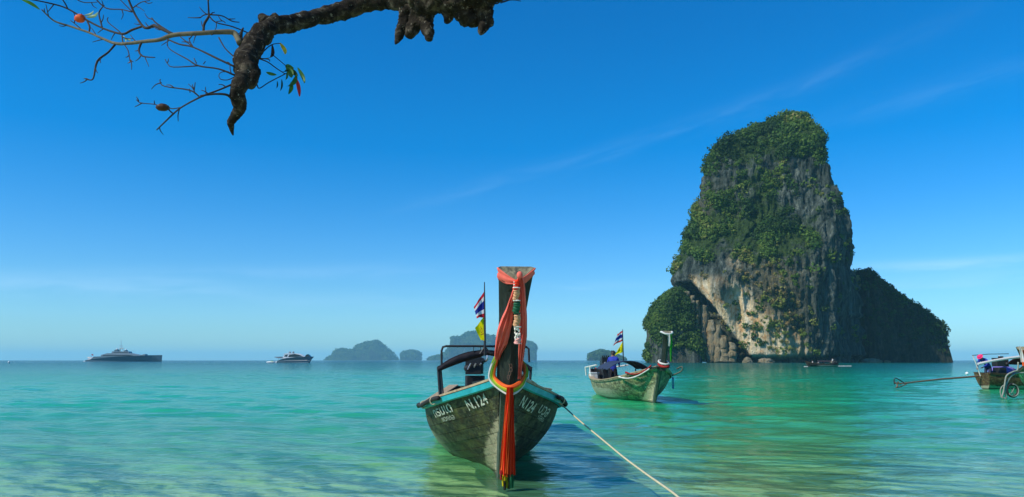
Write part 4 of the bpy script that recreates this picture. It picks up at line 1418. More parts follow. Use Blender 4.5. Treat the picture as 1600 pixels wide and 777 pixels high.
def ribbon(pts, widths, mat, name, parent=None, folds=2, amp=0.02, thick=0.006, side=None, nseg=20, sub=6, seed=0):
    """pleated cloth strip along world points"""
    pts = [Vector(p) for p in pts]
    pts, ws = smooth_path(pts, list(widths), sub)
    rows, rows2 = [], []
    rng = random.Random(seed)
    ph_ = rng.uniform(0, 6)
    for i, p in enumerate(pts):
        t = (pts[min(i + 1, len(pts) - 1)] - pts[max(i - 1, 0)]).normalized()
        view = (p - Vector((0, 0, HC))).normalized() if side is None else Vector(side)
        lat = t.cross(view).normalized()
        nn = lat.cross(t).normalized()
        if nn.dot(view) > 0: nn = -nn; 
        r, r2 = [], []
        for j in range(nseg + 1):
            u = j / nseg * 2 - 1
            wn = 1 + 0.16 * mnoise.noise(Vector((i * 0.23 + seed, u * 0.8, 0)))
            q = p + lat * (u * ws[i] / 2 * wn) + nn * (1.6 * amp * mnoise.noise(Vector((u * 2.4 + seed * 3, i * 0.16, seed))) + amp * math.sin(u * folds * PI + ph_ + i * 0.05) + amp * 0.5 * math.sin(u * folds * 2.3 * PI + i * 0.11 + ph_))
            r.append(q); r2.append(q - nn * thick)
        rows.append(r); rows2.append(r2)
    mb = MB()
    full = [a + b[::-1] for a, b in zip(rows, rows2)]
    mb.grid(full, close_u=True)
    k = len(full[0])
    for e in (0, -1):
        mb.add(full[e], [(j, j + 1, k - 2 - j, k - 1 - j) for j in range(k // 2 - 1)])
    org_ = pts[0] if parent is None else None
    if parent is not None:
        for v in mb.v: v -= parent.location
        return mb.build(name, mat, parent, smooth=True)
    return mb.build(name, mat, None, smooth=True, origin=org_)


OUT = 0.06
sash = empty('sash', P(812, 425, YP(425) - 0.1), 0, 'salmon pink sash knotted round the top of the tall prow, its two tails hanging', 'sash')
# band round the head, V-shaped in front, laid over the real section of the prow
R1, R0 = HB.prow_rows[-1], HB.prow_rows[-2]
cen_ = sum((q for q in R1), Vector()) / len(R1)


def band(ks, wds):
    tops, bots = [], []
    for k, wd in zip(ks, wds):
        a, b = R1[k], R0[k]
        tops.append(a.copy()); bots.append(a.lerp(b, wd / (a - b).length))
    rows = []
    nsub = 8
    for i in range(len(ks) - 1):
        for j in range(nsub + (1 if i == len(ks) - 2 else 0)):
            t = j / nsub
            a = tops[i].lerp(tops[i + 1], t); b = bots[i].lerp(bots[i + 1], t)
            o_ = Vector((a.x - cen_.x, a.y - cen_.y, 0)).normalized()
            r = []
            for m_ in range(9):
                v_ = m_ / 8
                p = a.lerp(b, v_)
                fold = 0.007 * math.sin(v_ * 3 * PI + (i + t) * 1.5) + 0.004 * math.sin(v_ * 7 * PI + (i + t) * 3)
                r.append(MX @ (p + o_ * (0.014 + fold) + Vector((0, 0, 0.006))) - sash.location)
            rows.append(r + [MX @ (a.lerp(b, 1 - m_ / 8) + o_ * 0.002 + Vector((0, 0, 0.006))) - sash.location for m_ in range(9)])
    mb = MB(); mb.grid(rows, close_u=True)
    mb.build('band', M['salmon_cloth'], sash, smooth=True)


band((6, 0, 1, 2), (0.10, 0.15, 0.12, 0.05))
band((5, 4, 3, 2), (0.06, 0.10, 0.11, 0.05))
mb = MB(); kc = P(812, 430, YP(430) - 0.24); mb.ball(kc - sash.location, (0.036, 0.03, 0.045), 14, 10); mb.build('knot', M['salmon_cloth'], sash, smooth=True)
ribbon([P(813, 432, YP(432) - 0.24), P(815, 445, YP(445) - 0.22), P(816, 470, YP(470) - 0.22), P(817, 500, YP(500) - 0.20), P(817, 525, YP(525) - 0.19), P(815, 550, YP(550) - 0.17), P(813, 572, YP(572) - 0.15), P(812, 592, YP(592) - 0.15)], [0.04, 0.075, 0.085, 0.10, 0.10, 0.075, 0.05, 0.04], M['salmon_cloth'], 'tail', sash, 3, 0.016, seed=3)
ribbon([P(812, 433, YP(433) - 0.22), P(806, 447, YP(447) - 0.19), P(801, 466, YP(466) - 0.19), P(795, 490, YP(490) - 0.18), P(789, 513, YP(513) - 0.17), P(783, 535, YP(535) - 0.14), P(778, 553, YP(553) - 0.10), P(777, 562, YP(562) - 0.08)], [0.03, 0.04, 0.06, 0.11, 0.16, 0.15, 0.08, 0.05], M['salmon_cloth'], 'tail', sash, 3, 0.020, seed=4)

gar = empty('flower_garland', P(807, 440, YP(440) - 0.28), 0, 'stringed flower garland with beads and a pink tassel hanging down the prow', 'garland')
segs = [(438, 452, 0.030, 'red_cloth'), (452, 469, 0.036, 'tan_flower'), (472, 488, 0.038, 'darkgreen_cloth'), (491, 510, 0.038, 'tan_flower'), (528, 537, 0.036, 'pink_flower')]
for y0, y1, r_, mt in segs:
    px0 = 806 + (y0 - 440) * 0.03
    mb = MB()
    kk = 10
    pts = [P(px0 + 1.0 * math.sin(i * 0.5), y0 + (y1 - y0) * i / kk, YP(y0 + (y1 - y0) * i / kk) - 0.26) - gar.location for i in range(kk + 1)]
    mb.tube(pts, [r_ * (0.7 if i in (0, kk) else 1.0 + 0.12 * math.sin(i * 2.3)) for i in range(kk + 1)], 12, sub=2, rough=0.12)
    mb.build('garland_bead', M[mt], gar, smooth=True)
for i, (y0, mt) in enumerate([(450, 'white_flower'), (470, 'white_flower'), (489.5, 'darkgreen_cloth'), (511, 'white_flower'), (537, 'pink_flower')]):
    px0 = 806.5 + (y0 - 440) * 0.03
    pc = P(px0, y0, YP(y0) - 0.26) - gar.location
    MB().tube([pc + Vector((0.038 * math.cos(a), 0.038 * math.sin(a), 0)) for a in np.linspace(0, 2 * PI, 12, endpoint=False)], 0.008, 6, closed=True).build('garland_ring', M[mt], gar)
rr_ = random.Random(4)
for i in range(26):
    y0 = 511 + rr_.random() * 19
    pc = P(808.5 + rr_.uniform(-4.5, 4.5), y0, YP(y0) - 0.27 + rr_.uniform(-0.02, 0.02)) - gar.location
    MB().ball(pc, (0.010, 0.010, 0.016), 6, 5).build('jasmine_bud', M['white_flower'], gar)
for i in range(3):
    MB().ball(P(803.5, 441 + i * 4.2, YP(441) - 0.27) - gar.location, 0.010, 8, 6).build('jasmine_bud', M['white_flower'], gar)


def loop(off, r_, mat, name, lab, drop, wd):
    pts = [P(777.5 - off * 0.15, 556, YP(556) - 0.03), P(773 - off * 0.8, 575, YP(575) - 0.05), P(773 - off, 590 + drop * 0.3, YP(590) - 0.07), P(782 - off * 0.5, 600 + drop * 0.8, YP(600) - 0.16), P(797, 605 + drop * 1.4, YP(605) - 0.24 - drop * 0.001),
           P(811 + off * 0.5, 599 + drop * 0.8, YP(600) - 0.16), P(820 + off * 0.35, 586 + drop * 0.2, YP(586) - 0.05), P(820 + off * 0.1, 574, YP(574) + 0.05), P(812, 562, YP(562) + 0.16), P(796, 556, YP(562) + 0.22), P(784, 553, YP(562) + 0.12)]
    org_ = pts[4].copy()
    mb = MB(); 
    p2, _ = smooth_path(pts, [1] * len(pts), 6, True)
    rows = []
    for i, p in enumerate(p2):
        t = (p2[(i + 1) % len(p2)] - p2[i - 1]).normalized()
        o_ = Vector((0, -1, 0)); lat = t.cross(o_).normalized(); nn = lat.cross(t)
        sec = []
        for j in range(12):
            a = 2 * PI * j / 12
            sec.append(p + lat * (wd * math.cos(a) * (1 + 0.12 * math.sin(i * 0.5))) + nn * (r_ * math.sin(a) * (1 + 0.25 * math.sin(3 * a + i * 0.2))))
        rows.append(sec)
    rows.append(rows[0])
    mb.grid(rows, close_u=True)
    o = mb.build('cloth_ring', M[mat], None, smooth=True, origin=org_)
    return tag(o, lab, 'cloth', 'cloth rings round the neck of the prow')


loop(0.5, 0.020, 'orange_cloth', '', 'orange-red cloth ring, innermost of those round the neck of the tall prow', 0, 0.026)
loop(3.0, 0.018, 'yellow_cloth', '', 'yellow cloth ring just outside the orange one round the prow neck', 2.5, 0.022)
loop(5.0, 0.018, 'green_cloth', '', 'olive green cloth ring between the yellow and white ones round the prow neck', 4.5, 0.026)
loop(8.0, 0.014, 'white_cloth', '', 'thin white cloth ring, outermost and lowest of those round the prow neck', 8.5, 0.013)

bun = empty('ribbon_bundle', P(797, 606, YP(600) - 0.25), 0, 'long bundle of bright red ribbons hanging from the prow neck down to the water', 'ribbons')
YB0, YB1 = YP(600) - 0.28, G(790, 768).y + 0.05


def bunpt(px0, py0, dz=0.0):
    t = (py0 - 604) / (768 - 604)
    return P(px0, py0, YB0 + (YB1 - YB0) * t + dz)


spec = [(796, 792, 'darkred_cloth', 0.06, 748, 0.03), (793.5, 785, 'orange_cloth', 0.055, 742, 0.0), (795.5, 788.5, 'red_cloth', 0.06, 744, -0.025), (797.5, 793, 'red_cloth', 0.065, 745, -0.035), (799.5, 797.5, 'red_cloth', 0.06, 741, -0.02), (800.5, 801, 'red_cloth', 0.05, 743, 0.0), (797, 791, 'orange_cloth', 0.035, 740, -0.055)]
for i, (x0, x1, mt, wd, ye, dz_) in enumerate(spec):
    ribbon([bunpt(x0, 605, dz_), bunpt(x0 + (x1 - x0) * 0.22, 635, dz_), bunpt(x0 + (x1 - x0) * 0.5 + 0.6 * math.sin(i), 670, dz_), bunpt(x0 + (x1 - x0) * 0.8, 710, dz_), bunpt(x1, ye, dz_)], [wd * 0.45, wd * 0.75, wd * 1.05, wd * 1.25, wd * 1.3], M[mt], 'ribbon', bun, 2, 0.012, seed=i + 10)
for i, (x1, y0, y1, mt, wd) in enumerate([(784, 735, 750, 'darkred_cloth', 0.05), (786, 742, 760, 'yellow_cloth', 0.035), (790.5, 742, 763, 'yellow_cloth', 0.045), (794.5, 742, 764, 'rubber', 0.045), (799, 742, 763, 'darkgreen_cloth', 0.055), (788, 752, 766, 'rubber', 0.03)]):
    ribbon([bunpt(x1, y0, -0.01 - 0.008 * i), bunpt(x1 + 0.5, (y0 + y1) / 2, -0.012 - 0.008 * i), bunpt(x1 + 0.6, y1, -0.012 - 0.008 * i)], [wd, wd * 1.05, wd], M[mt], 'ribbon_end', bun, 1.5, 0.008, seed=i + 40)

# mooring rope to the beach
rp = [MX @ HB.gun(0.03, 1, 0.02, 0.06), P(834, 597, (MX @ HB.gun(0.08, 1)).y - 0.14), P(856, 617, (MX @ HB.gun(0.14, 1)).y - 0.35), P(879, 634, (MX @ HB.gun(0.20, 1)).y - 0.2),
      P(905, 657, 10.6), P(940, 686, 9.4), P(975, 715, 8.3), P(1010, 741, 7.4), P(1040, 762, 6.7), P(1061, 778, 6.2), P(1140, 850, 4.4), Vector((1.9, 2.0, 0.05)), Vector((2.1, 0.8, -0.03))]
org_ = rp[3].copy()
o = MB().tube(rp, [0.008, 0.008, 0.009, 0.010] + [0.010] * 9, 8, sub=8).build('mooring_rope', M['rope'], None, smooth=True, origin=org_)
tag(o, 'pale mooring rope running from the big boat down to the lower right', 'rope')


# ------------------------------------------------------------------ people
def skin_mesh(joints, edges, radii, root_i, sub=1):
    me = bpy.data.meshes.new('person_tmp')
    me.from_pydata([tuple(j) for j in joints], edges, [])
    ob = bpy.data.objects.new('person_tmp', me)
    COL.objects.link(ob)
    md = ob.modifiers.new('Skin', 'SKIN')
    if not me.skin_vertices:
        bm = bmesh.new(); bm.from_mesh(me); bm.verts.layers.skin.verify(); bm.to_mesh(me); bm.free()
    for i, sv in enumerate(me.skin_vertices[0].data):
        r = radii[i]
        sv.radius = r if hasattr(r, '__len__') else (r, r)
        sv.use_root = (i == root_i)
    md.use_smooth_shade = True
    s2 = ob.modifiers.new('Sub', 'SUBSURF'); s2.levels = sub; s2.render_levels = sub
    dg = bpy.context.evaluated_depsgraph_get()
    out = bpy.data.meshes.new_from_object(ob.evaluated_get(dg))
    bpy.data.objects.remove(ob); bpy.data.meshes.remove(me)
    return out


def make_person(loc, rz, label, pose, shirt, trousers, hat=None, fingers=True, group=None, sleeves=True, k=1.0):
    """pose: dict of joint name -> (x, y, z) in metres, person faces -Y"""
    J = pose
    names = ['pelvis', 'belly', 'chest', 'neck', 'head_low', 'head', 'head_top', 'nose',
             'lsho', 'lelb', 'lwri', 'lpalm', 'rsho', 'relb', 'rwri', 'rpalm', 'lhip', 'lkne', 'lank', 'ltoe', 'rhip', 'rkne', 'rank', 'rtoe']
    joints = [Vector(J[q]) for q in names]
    ix = {q: i for i, q in enumerate(names)}
    E = [('pelvis', 'belly'), ('belly', 'chest'), ('chest', 'neck'), ('neck', 'head_low'), ('head_low', 'head'), ('head', 'head_top'), ('head_low', 'nose'),
         ('chest', 'lsho'), ('lsho', 'lelb'), ('lelb', 'lwri'), ('lwri', 'lpalm'), ('chest', 'rsho'), ('rsho', 'relb'), ('relb', 'rwri'), ('rwri', 'rpalm'),
         ('pelvis', 'lhip'), ('lhip', 'lkne'), ('lkne', 'lank'), ('lank', 'ltoe'), ('pelvis', 'rhip'), ('rhip', 'rkne'), ('rkne', 'rank'), ('rank', 'rtoe')]
    R_ = dict(pelvis=0.13, belly=0.125, chest=0.15, neck=0.055, head_low=0.075, head=0.098, head_top=0.07, nose=0.018, lsho=0.075, lelb=0.045, lwri=0.03, lpalm=0.036,
              lhip=0.10, lkne=0.062, lank=0.042, ltoe=0.035)
    rad_ = []
    for q in names:
        q2 = q if q in R_ else 'l' + q[1:]
        rad_.append(R_[q2])
    edges = [(ix[a], ix[b]) for a, b in E]
    if fingers:
        for sd in 'lr':
            w_, p_ = joints[ix[sd + 'wri']], joints[ix[sd + 'palm']]
            dv = (p_ - w_).normalized(); lat = dv.cross(Vector((0.3, 0.2, 1))).normalized()
            for f_, ln_ in enumerate((0.06, 0.068, 0.062, 0.05)):
                a = len(joints)
                base = p_ + lat * (f_ - 1.5) * 0.017 + dv * 0.02
                joints += [base + dv * ln_ * 0.5, base + dv * ln_ + Vector((0, 0, -0.012))]
                rad_ += [0.009, 0.007]
                edges += [(ix[sd + 'palm'], a), (a, a + 1)]
            a = len(joints)
            joints += [w_ + dv * 0.03 + lat * 0.035, w_ + dv * 0.06 + lat * 0.05]
            rad_ += [0.010, 0.008]
            edges += [(ix[sd + 'wri'], a), (a, a + 1)]
    me = skin_mesh(joints, edges, rad_, 0, 1)
    # cloth and skin by the nearest bone
    mats = [M[shirt], M[trousers], M['skin']]
    for m_ in mats: me.materials.append(m_)
    bone = []
    for a, b in E:
        kind = 0
        if 'head' in a + b or 'nose' in b or 'palm' in b: kind = 2
        if a in ('chest',) and b == 'neck': kind = 0
        if a[1:] == 'elb': kind = 0 if sleeves else 2
        if a[1:] in ('hip', 'kne') or (a == 'pelvis' and b[1:] == 'hip'): kind = 1
        if a[1:] == 'ank': kind = 2
        bone.append((Vector(J[a]), Vector(J[b]), kind))
    for p in me.polygons:
        c_ = p.center; best, kk = 1e9, 0
        for a, b, kd in bone:
            ab = b - a; t = max(0, min(1, (c_ - a).dot(ab) / max(ab.length_squared, 1e-9)))
            d_ = (a + ab * t - c_).length
            if kd == 2: d_ *= 1.0
            if d_ < best: best, kk = d_, kd
        p.material_index = kk
        p.use_smooth = True
    root = empty('person', loc, rz, label, 'person', group)
    root.scale = (k, k, k)
    link('body', me, root)
    hd = Vector(J['head']); up = (Vector(J['head_top']) - Vector(J['head_low'])).normalized()
    fwd = (Vector(J['nose']) - Vector(J['head_low'])); fwd = (fwd - up * fwd.dot(up)).normalized()
    mb = MB()
    rows = []
    sd_ = up.cross(fwd)
    for i in range(8):
        a = PI * 0.5 * i / 7
        rr = 0.115 * math.cos(a)
        rows.append([hd - fwd * 0.012 + up * (0.115 * math.sin(a) + 0.012) + (fwd * math.cos(b) + sd_ * math.sin(b)) * rr - up * (0.05 * max(0, -math.cos(b)) * math.cos(a)) for b in np.linspace(0, 2 * PI, 17)[:-1]])
    mb.grid(rows, close_u=True)
    if hat:
        brim = []
        for b in np.linspace(0, 2 * PI, 25)[:-1]:
            brim.append([hd + up * 0.02 + (fwd * math.cos(b) + sd_ * math.sin(b)) * r_ - up * (r_ - 0.11) * 0.25 for r_ in (0.11, 0.155)])
        inner = [x_[0] for x_ in brim]; outer = [x_[1] for x_ in brim]
        mb.grid([inner, outer, [q + up * 0.008 for q in outer], [q + up * 0.012 for q in inner]], close_u=True)
        mb.build('hat', M[hat], root, smooth=True)
    else:
        mb.build('hair', M['hair'], root, smooth=True)
    for s_ in (-1, 1):
        MB().ball(hd + sd_ * s_ * 0.105 - up * 0.02, (0.018, 0.014, 0.03), 8, 6).build('ear', M['skin'], root, smooth=True)
        MB().ball(hd + fwd * 0.088 + sd_ * s_ * 0.032 + up * 0.005, (0.012, 0.012, 0.009), 8, 6).build('eye', M['hair'], root, smooth=True)
    MB().ball(hd + fwd * 0.085 - up * 0.06, (0.022, 0.012, 0.006), 8, 6).build('mouth', M['pink_flower'], root, smooth=True)
    return root


STAND = dict(pelvis=(0, 0, 0.95), belly=(0, 0.01, 1.10), chest=(0, 0.0, 1.32), neck=(0, -0.01, 1.50), head_low=(0, -0.02, 1.57), head=(0, -0.03, 1.65), head_top=(0, -0.03, 1.72), nose=(0, -0.13, 1.60),
             lsho=(0.19, 0, 1.42), lelb=(0.27, -0.06, 1.14), lwri=(0.26, -0.26, 1.02), lpalm=(0.25, -0.34, 1.0), rsho=(-0.19, 0, 1.42), relb=(-0.26, -0.08, 1.15), rwri=(-0.20, -0.30, 1.08), rpalm=(-0.18, -0.38, 1.06),
             lhip=(0.10, 0, 0.88), lkne=(0.12, -0.03, 0.48), lank=(0.12, 0.02, 0.07), ltoe=(0.13, -0.15, 0.03), rhip=(-0.10, 0, 0.88), rkne=(-0.12, -0.05, 0.48), rank=(-0.13, 0.0, 0.07), rtoe=(-0.14, -0.17, 0.03))
SIT = dict(pelvis=(0, 0, 0.10), belly=(0, -0.03, 0.26), chest=(0, -0.06, 0.48), neck=(0, -0.09, 0.66), head_low=(0, -0.11, 0.73), head=(0, -0.12, 0.81), head_top=(0, -0.12, 0.88), nose=(0, -0.22, 0.76),
           lsho=(0.19, -0.06, 0.58), lelb=(0.25, -0.14, 0.32), lwri=(0.16, -0.34, 0.24), lpalm=(0.12, -0.40, 0.22), rsho=(-0.19, -0.06, 0.58), relb=(-0.25, -0.14, 0.32), rwri=(-0.16, -0.34, 0.24), rpalm=(-0.12, -0.40, 0.22),
           lhip=(0.10, -0.05, 0.10), lkne=(0.13, -0.46, 0.14), lank=(0.13, -0.48, -0.28), ltoe=(0.13, -0.64, -0.32), rhip=(-0.10, -0.05, 0.10), rkne=(-0.13, -0.46, 0.14), rank=(-0.13, -0.48, -0.28), rtoe=(-0.13, -0.64, -0.32))
BEND = dict(pelvis=(0, 0.0, 0.90), belly=(0, -0.10, 1.03), chest=(0, -0.34, 1.20), neck=(0, -0.50, 1.29), head_low=(0, -0.57, 1.33), head=(0, -0.64, 1.38), head_top=(0, -0.70, 1.43), nose=(0, -0.66, 1.26),
            lsho=(0.19, -0.40, 1.24), lelb=(0.24, -0.50, 0.98), lwri=(0.15, -0.68, 0.84), lpalm=(0.12, -0.76, 0.82), rsho=(-0.19, -0.40, 1.24), relb=(-0.26, -0.46, 0.98), rwri=(-0.20, -0.60, 0.82), rpalm=(-0.18, -0.67, 0.78),
            lhip=(0.10, 0, 0.84), lkne=(0.13, -0.14, 0.45), lank=(0.13, 0.02, 0.06), ltoe=(0.14, -0.15, 0.03), rhip=(-0.10, 0, 0.84), rkne=(-0.13, -0.12, 0.45), rank=(-0.14, 0.04, 0.06), rtoe=(-0.15, -0.13, 0.03))

# --- second boat
bow2 = G(1022, 629)
stern2 = Vector((G(925, 613).x, 0, 0))
RZ2 = math.radians(7.5)
boat2, H2 = make_boat(bow2, RZ2, 'olive green longtail boat with pale bow patch, moored before the limestone tower', 'boat', 'longtail boats', 'hull_olive', 'hull_olive',
                      L=8.2, ns=30, nst=8, canopy=(3.3, 5.4, 1.58, 0.9, False), canopy_m='navy_cloth', prow_h=1.35, prow_w=0.72)
MX2 = Matrix.Translation(boat2.location) @ boat2.rotation_euler.to_matrix().to_4x4()


def onboat(MXb, p): return MXb @ Vector(p)


fp2 = MB().tube([Vector((0.0, 4.2, 1.55)), Vector((0, 4.2, 2.1)), Vector((0, 4.2, 2.95))], [0.03, 0.026, 0.014], 8).build('flagpole', M['dark_metal'], boat2)
f = flag_mesh('striped_flag', (0, 4.2, 2.90), (0, 4.2, 2.45), (-0.42, 4.3, 2.25), (-0.22, 4.25, 2.75), M['thai_flag'], fp2, 1.2, 0.06, world=False)
f = flag_mesh('yellow_flag', (0, 4.2, 2.42), (0, 4.2, 1.95), (-0.36, 4.3, 1.82), (-0.20, 4.25, 2.1), M['yellow_flag'], fp2, 0.8, 0.05, world=False)
# frame at the stern with a pale rail
for a, b in (((-0.75, 6.1, 1.38), (-0.70, 8.6, 1.25)), ((-0.70, 8.6, 1.25), (-0.66, 8.6, 0.85)), ((-0.75, 7.4, 1.30), (-0.76, 7.4, 0.8)), ((0.75, 6.1, 1.38), (0.70, 8.6, 1.25))):
    MB().tube([Vector(a), Vector(b)], 0.035, 8).build('stern_rail', M['white_boot'], boat2)
# pale cap and green-white streamers on the prow, red-white cloth round the neck
cap = MB()
cap.tube([MX2 @ Vector((-0.20, -1.74, 2.62)), MX2 @ Vector((-0.1, -1.86, 2.55)), MX2 @ Vector((0.1, -1.86, 2.55)), MX2 @ Vector((0.20, -1.74, 2.62)), MX2 @ Vector((0.16, -1.60, 2.62)), MX2 @ Vector((-0.16, -1.60, 2.62))], 0.035, 8, closed=True, sub=3)
o = cap.build('cloth_ring', M['white_cloth'], None, smooth=True, origin=MX2 @ Vector((0, -1.8, 2.6)))
tag(o, 'pale greenish cloth wrapped round the prow top of the olive boat', 'cloth')
o = ribbon([MX2 @ Vector((0.08, -1.88, 2.55)), MX2 @ Vector((0.10, -1.86, 2.2)), MX2 @ Vector((0.10, -1.80, 1.9)), MX2 @ Vector((0.13, -1.70, 1.55))], [0.07, 0.09, 0.07, 0.05], M['bright_green_cloth'], 'ribbon', None, 1, 0.02, seed=61)
tag(o, 'bright green ribbon hanging down the prow of the olive boat', 'ribbon')
o = ribbon([MX2 @ Vector((0.0, -1.92, 2.55)), MX2 @ Vector((0.02, -1.90, 2.3)), MX2 @ Vector((0.02, -1.86, 2.1))], [0.07, 0.08, 0.06], M['white_cloth'], 'ribbon', None, 1, 0.02, seed=62)
tag(o, 'short white ribbon beside the green one on the prow of the olive boat', 'ribbon')
for i, (mt, lab, dzz, dyy) in enumerate((('darkred_cloth', 'red cloth bundle knotted round the prow neck of the olive boat', 0.0, 0.0), ('white_cloth', 'white cloth ring above the red one on the olive boat prow neck', 0.13, 0.02))):
    pts = [MX2 @ Vector((0.17 * math.cos(a), -1.28 + dyy + 0.26 * math.sin(a), 1.42 + dzz * 0.8 + 0.07 * math.sin(a))) for a in np.linspace(0, 2 * PI, 12, endpoint=False)]
    o = MB().tube(pts, 0.045 - 0.012 * i, 8, closed=True, sub=3, rough=0.35).build('cloth_ring', M[mt], None, smooth=True, origin=pts[0])
    tag(o, lab, 'cloth')
for i, (mt, s0, s1, lab, zz) in enumerate((('darkred_cloth', 0.02, 0.16, 'red cloth draped along the port bow rail of the olive boat', 0.08), ('white_cloth', 0.03, 0.21, 'white cloth draped below the red one along the olive boat bow', -0.02))):
    pts = [MX2 @ (H2.gun(s, -1, 0.13, zz - 0.16 * math.sin((s - s0) / (s1 - s0) * PI))) for s in np.linspace(s0, s1, 9)]
    o = MB().tube(pts, [0.03] + [0.024] * 7 + [0.04], 8, sub=3, rough=0.35).build('draped_cloth', M[mt], None, smooth=True, origin=pts[0])
    tag(o, lab, 'cloth')
# anchor-like hook on the starboard bow and a loop of rope
pts = [H2.gun(0.12, 1, 0.1, -0.1), H2.gun(0.10, 1, 0.5, 0.02), H2.gun(0.10, 1, 0.55, 0.2), H2.gun(0.12, 1, 0.3, 0.15)]
MB().tube(pts, 0.03, 8, sub=4).build('bow_fairlead', M['stem_wood'], boat2, smooth=True)
pts = [MX2 @ (H2.gun(0.13, 1, 0.12, -0.15) + Vector((0.03 * math.cos(a), 0, -0.22 + 0.22 * math.sin(a)))) for a in np.linspace(0, 2 * PI, 10, endpoint=False)]
tag(MB().tube(pts, 0.016, 6, closed=True, sub=2).build('rope_loop', M['blue_cloth'], None, smooth=True, origin=pts[0]), 'small rope loop hanging from the starboard bow of the olive boat', 'rope')
# jerrycans and boxes at the stern
for i, (x_, y_, z_, sx_, sz_, mt, nm, lab) in enumerate(((-0.45, 7.9, 0.95, 0.34, 0.5, 'black_cloth', 'fuel_can', 'tall black fuel can at the stern of the olive boat, nearest the rail end'), (-0.1, 7.8, 0.95, 0.3, 0.5, 'rubber', 'fuel_can', 'black fuel can at the stern of the olive boat, middle one'), (0.3, 7.6, 0.95, 0.3, 0.46, 'black_cloth', 'fuel_can', 'black fuel can at the stern of the olive boat, nearest the standing man'), (-0.6, 7.2, 1.0, 0.4, 0.24, 'white_boot', 'cool_box', 'pinkish white cool box on the port quarter of the olive boat'))):
    mb = MB(); mb.box((0, 0, sz_ / 2), (sx_, 0.3, sz_))
    t_ = empty(nm, MX2 @ Vector((x_, y_, z_ - 0.25)), RZ2, lab, 'fuel can' if nm == 'fuel_can' else 'cool box')
    mb.build('case', M[mt], t_)
    if nm == 'fuel_can':
        MB().tube([Vector((-0.08, 0, sz_)), Vector((-0.08, 0, sz_ + 0.06)), Vector((0.06, 0, sz_ + 0.06)), Vector((0.06, 0, sz_))], 0.015, 6).build('handle', M[mt], t_)
        MB().tube([Vector((0.11, 0, sz_)), Vector((0.11, 0, sz_ + 0.05))], 0.025, 8).build('cap', M['red_cloth'], t_)
    else:
        MB().box((0, 0, sz_ + 0.02), (sx_ + 0.03, 0.33, 0.05)).build('lid', M['white_paint'], t_)
make_person(MX2 @ Vector((0.05, 6.1, 0.22)), math.radians(160), 'person in a blue and white shirt standing at the stern of the olive boat', STAND, 'blue_cloth', 'black_cloth', k=1.03)

# --- third boat: red-brown, its stern to the left, bow out of the frame
st3 = G(1513, 606)
ang3 = math.radians(97)     # local -Y (bow) points to +X
b3loc = Vector((st3.x + 10.0, st3.y - 1.0, 0))
boat3, H3 = make_boat(b3loc, ang3, 'red-brown longtail boat cut by the right edge, its long propeller shaft reaching left', 'boat', 'longtail boats', 'hull_red', 'brown_wood',
                      L=10.6, ns=30, nst=7, canopy=(3.4, 8.3, 1.72, 0.85, False), canopy_m='maroon_cloth', cap_m='brown_wood', prow_h=1.3, engine=True)
MX3 = Matrix.Translation(boat3.location) @ boat3.rotation_euler.to_matrix().to_4x4()
iM3 = MX3.inverted()
ye = 10.1
Ys = (MX3 @ Vector((0, 10.3, 0))).y
sh = MB().tube([iM3 @ P(1530, 588, Ys), iM3 @ P(1470, 592.5, Ys), iM3 @ P(1404, 600, Ys)], [0.05, 0.045, 0.035], 8).build('propeller_shaft', M['rust_pipe'], boat3)
for k in range(3):
    a = 2 * PI * k / 3 + 0.4
    q = iM3 @ P(1402, 600, Ys)
    MB().tube([q, q + Vector((0.17 * math.cos(a), 0.02, 0.17 * math.sin(a)))], [0.03, 0.05], 6).build('propeller_blade', M['rust_pipe'], sh)
MB().tube([iM3 @ P(1412, 598, Ys), iM3 @ P(1400, 591, Ys), iM3 @ P(1397, 595, Ys), iM3 @ P(1398, 601, Ys)], 0.03, 6, sub=4).build('skeg', M['dark_metal'], sh, smooth=True)
MB().tube([iM3 @ P(1420, 598, Ys), iM3 @ P(1408, 604, Ys), iM3 @ P(1399, 606, Ys)], 0.03, 6, sub=3).build('skeg', M['rust_pipe'], sh, smooth=True)
tl = MB().tube([iM3 @ P(1532, 588, Ys), iM3 @ P(1525, 568, Ys), iM3 @ P(1520, 556, Ys)], 0.03, 8).build('tiller', M['white_boot'], boat3)
MB().tube([iM3 @ P(1519, 555.5, Ys + 0.6), iM3 @ P(1545, 553.5, Ys + 0.6), iM3 @ P(1576, 553, Ys + 0.6)], 0.02, 6).build('boat_pole', M['dark_metal'], boat3)
MB().tube([iM3 @ P(1528, 569, Ys - 0.5), iM3 @ P(1550, 564, Ys - 0.5), iM3 @ P(1575, 560, Ys - 0.5), iM3 @ P(1600, 557, Ys - 0.5)], 0.07, 8, rough=0.1).build('rolled_curtain', M['white_cloth'], boat3)
MB().tube([iM3 @ P(1512, 583, Ys - 0.5), iM3 @ P(1509, 585, Ys - 0.5)], 0.08, 8).build('float', M['white_paint'], boat3)
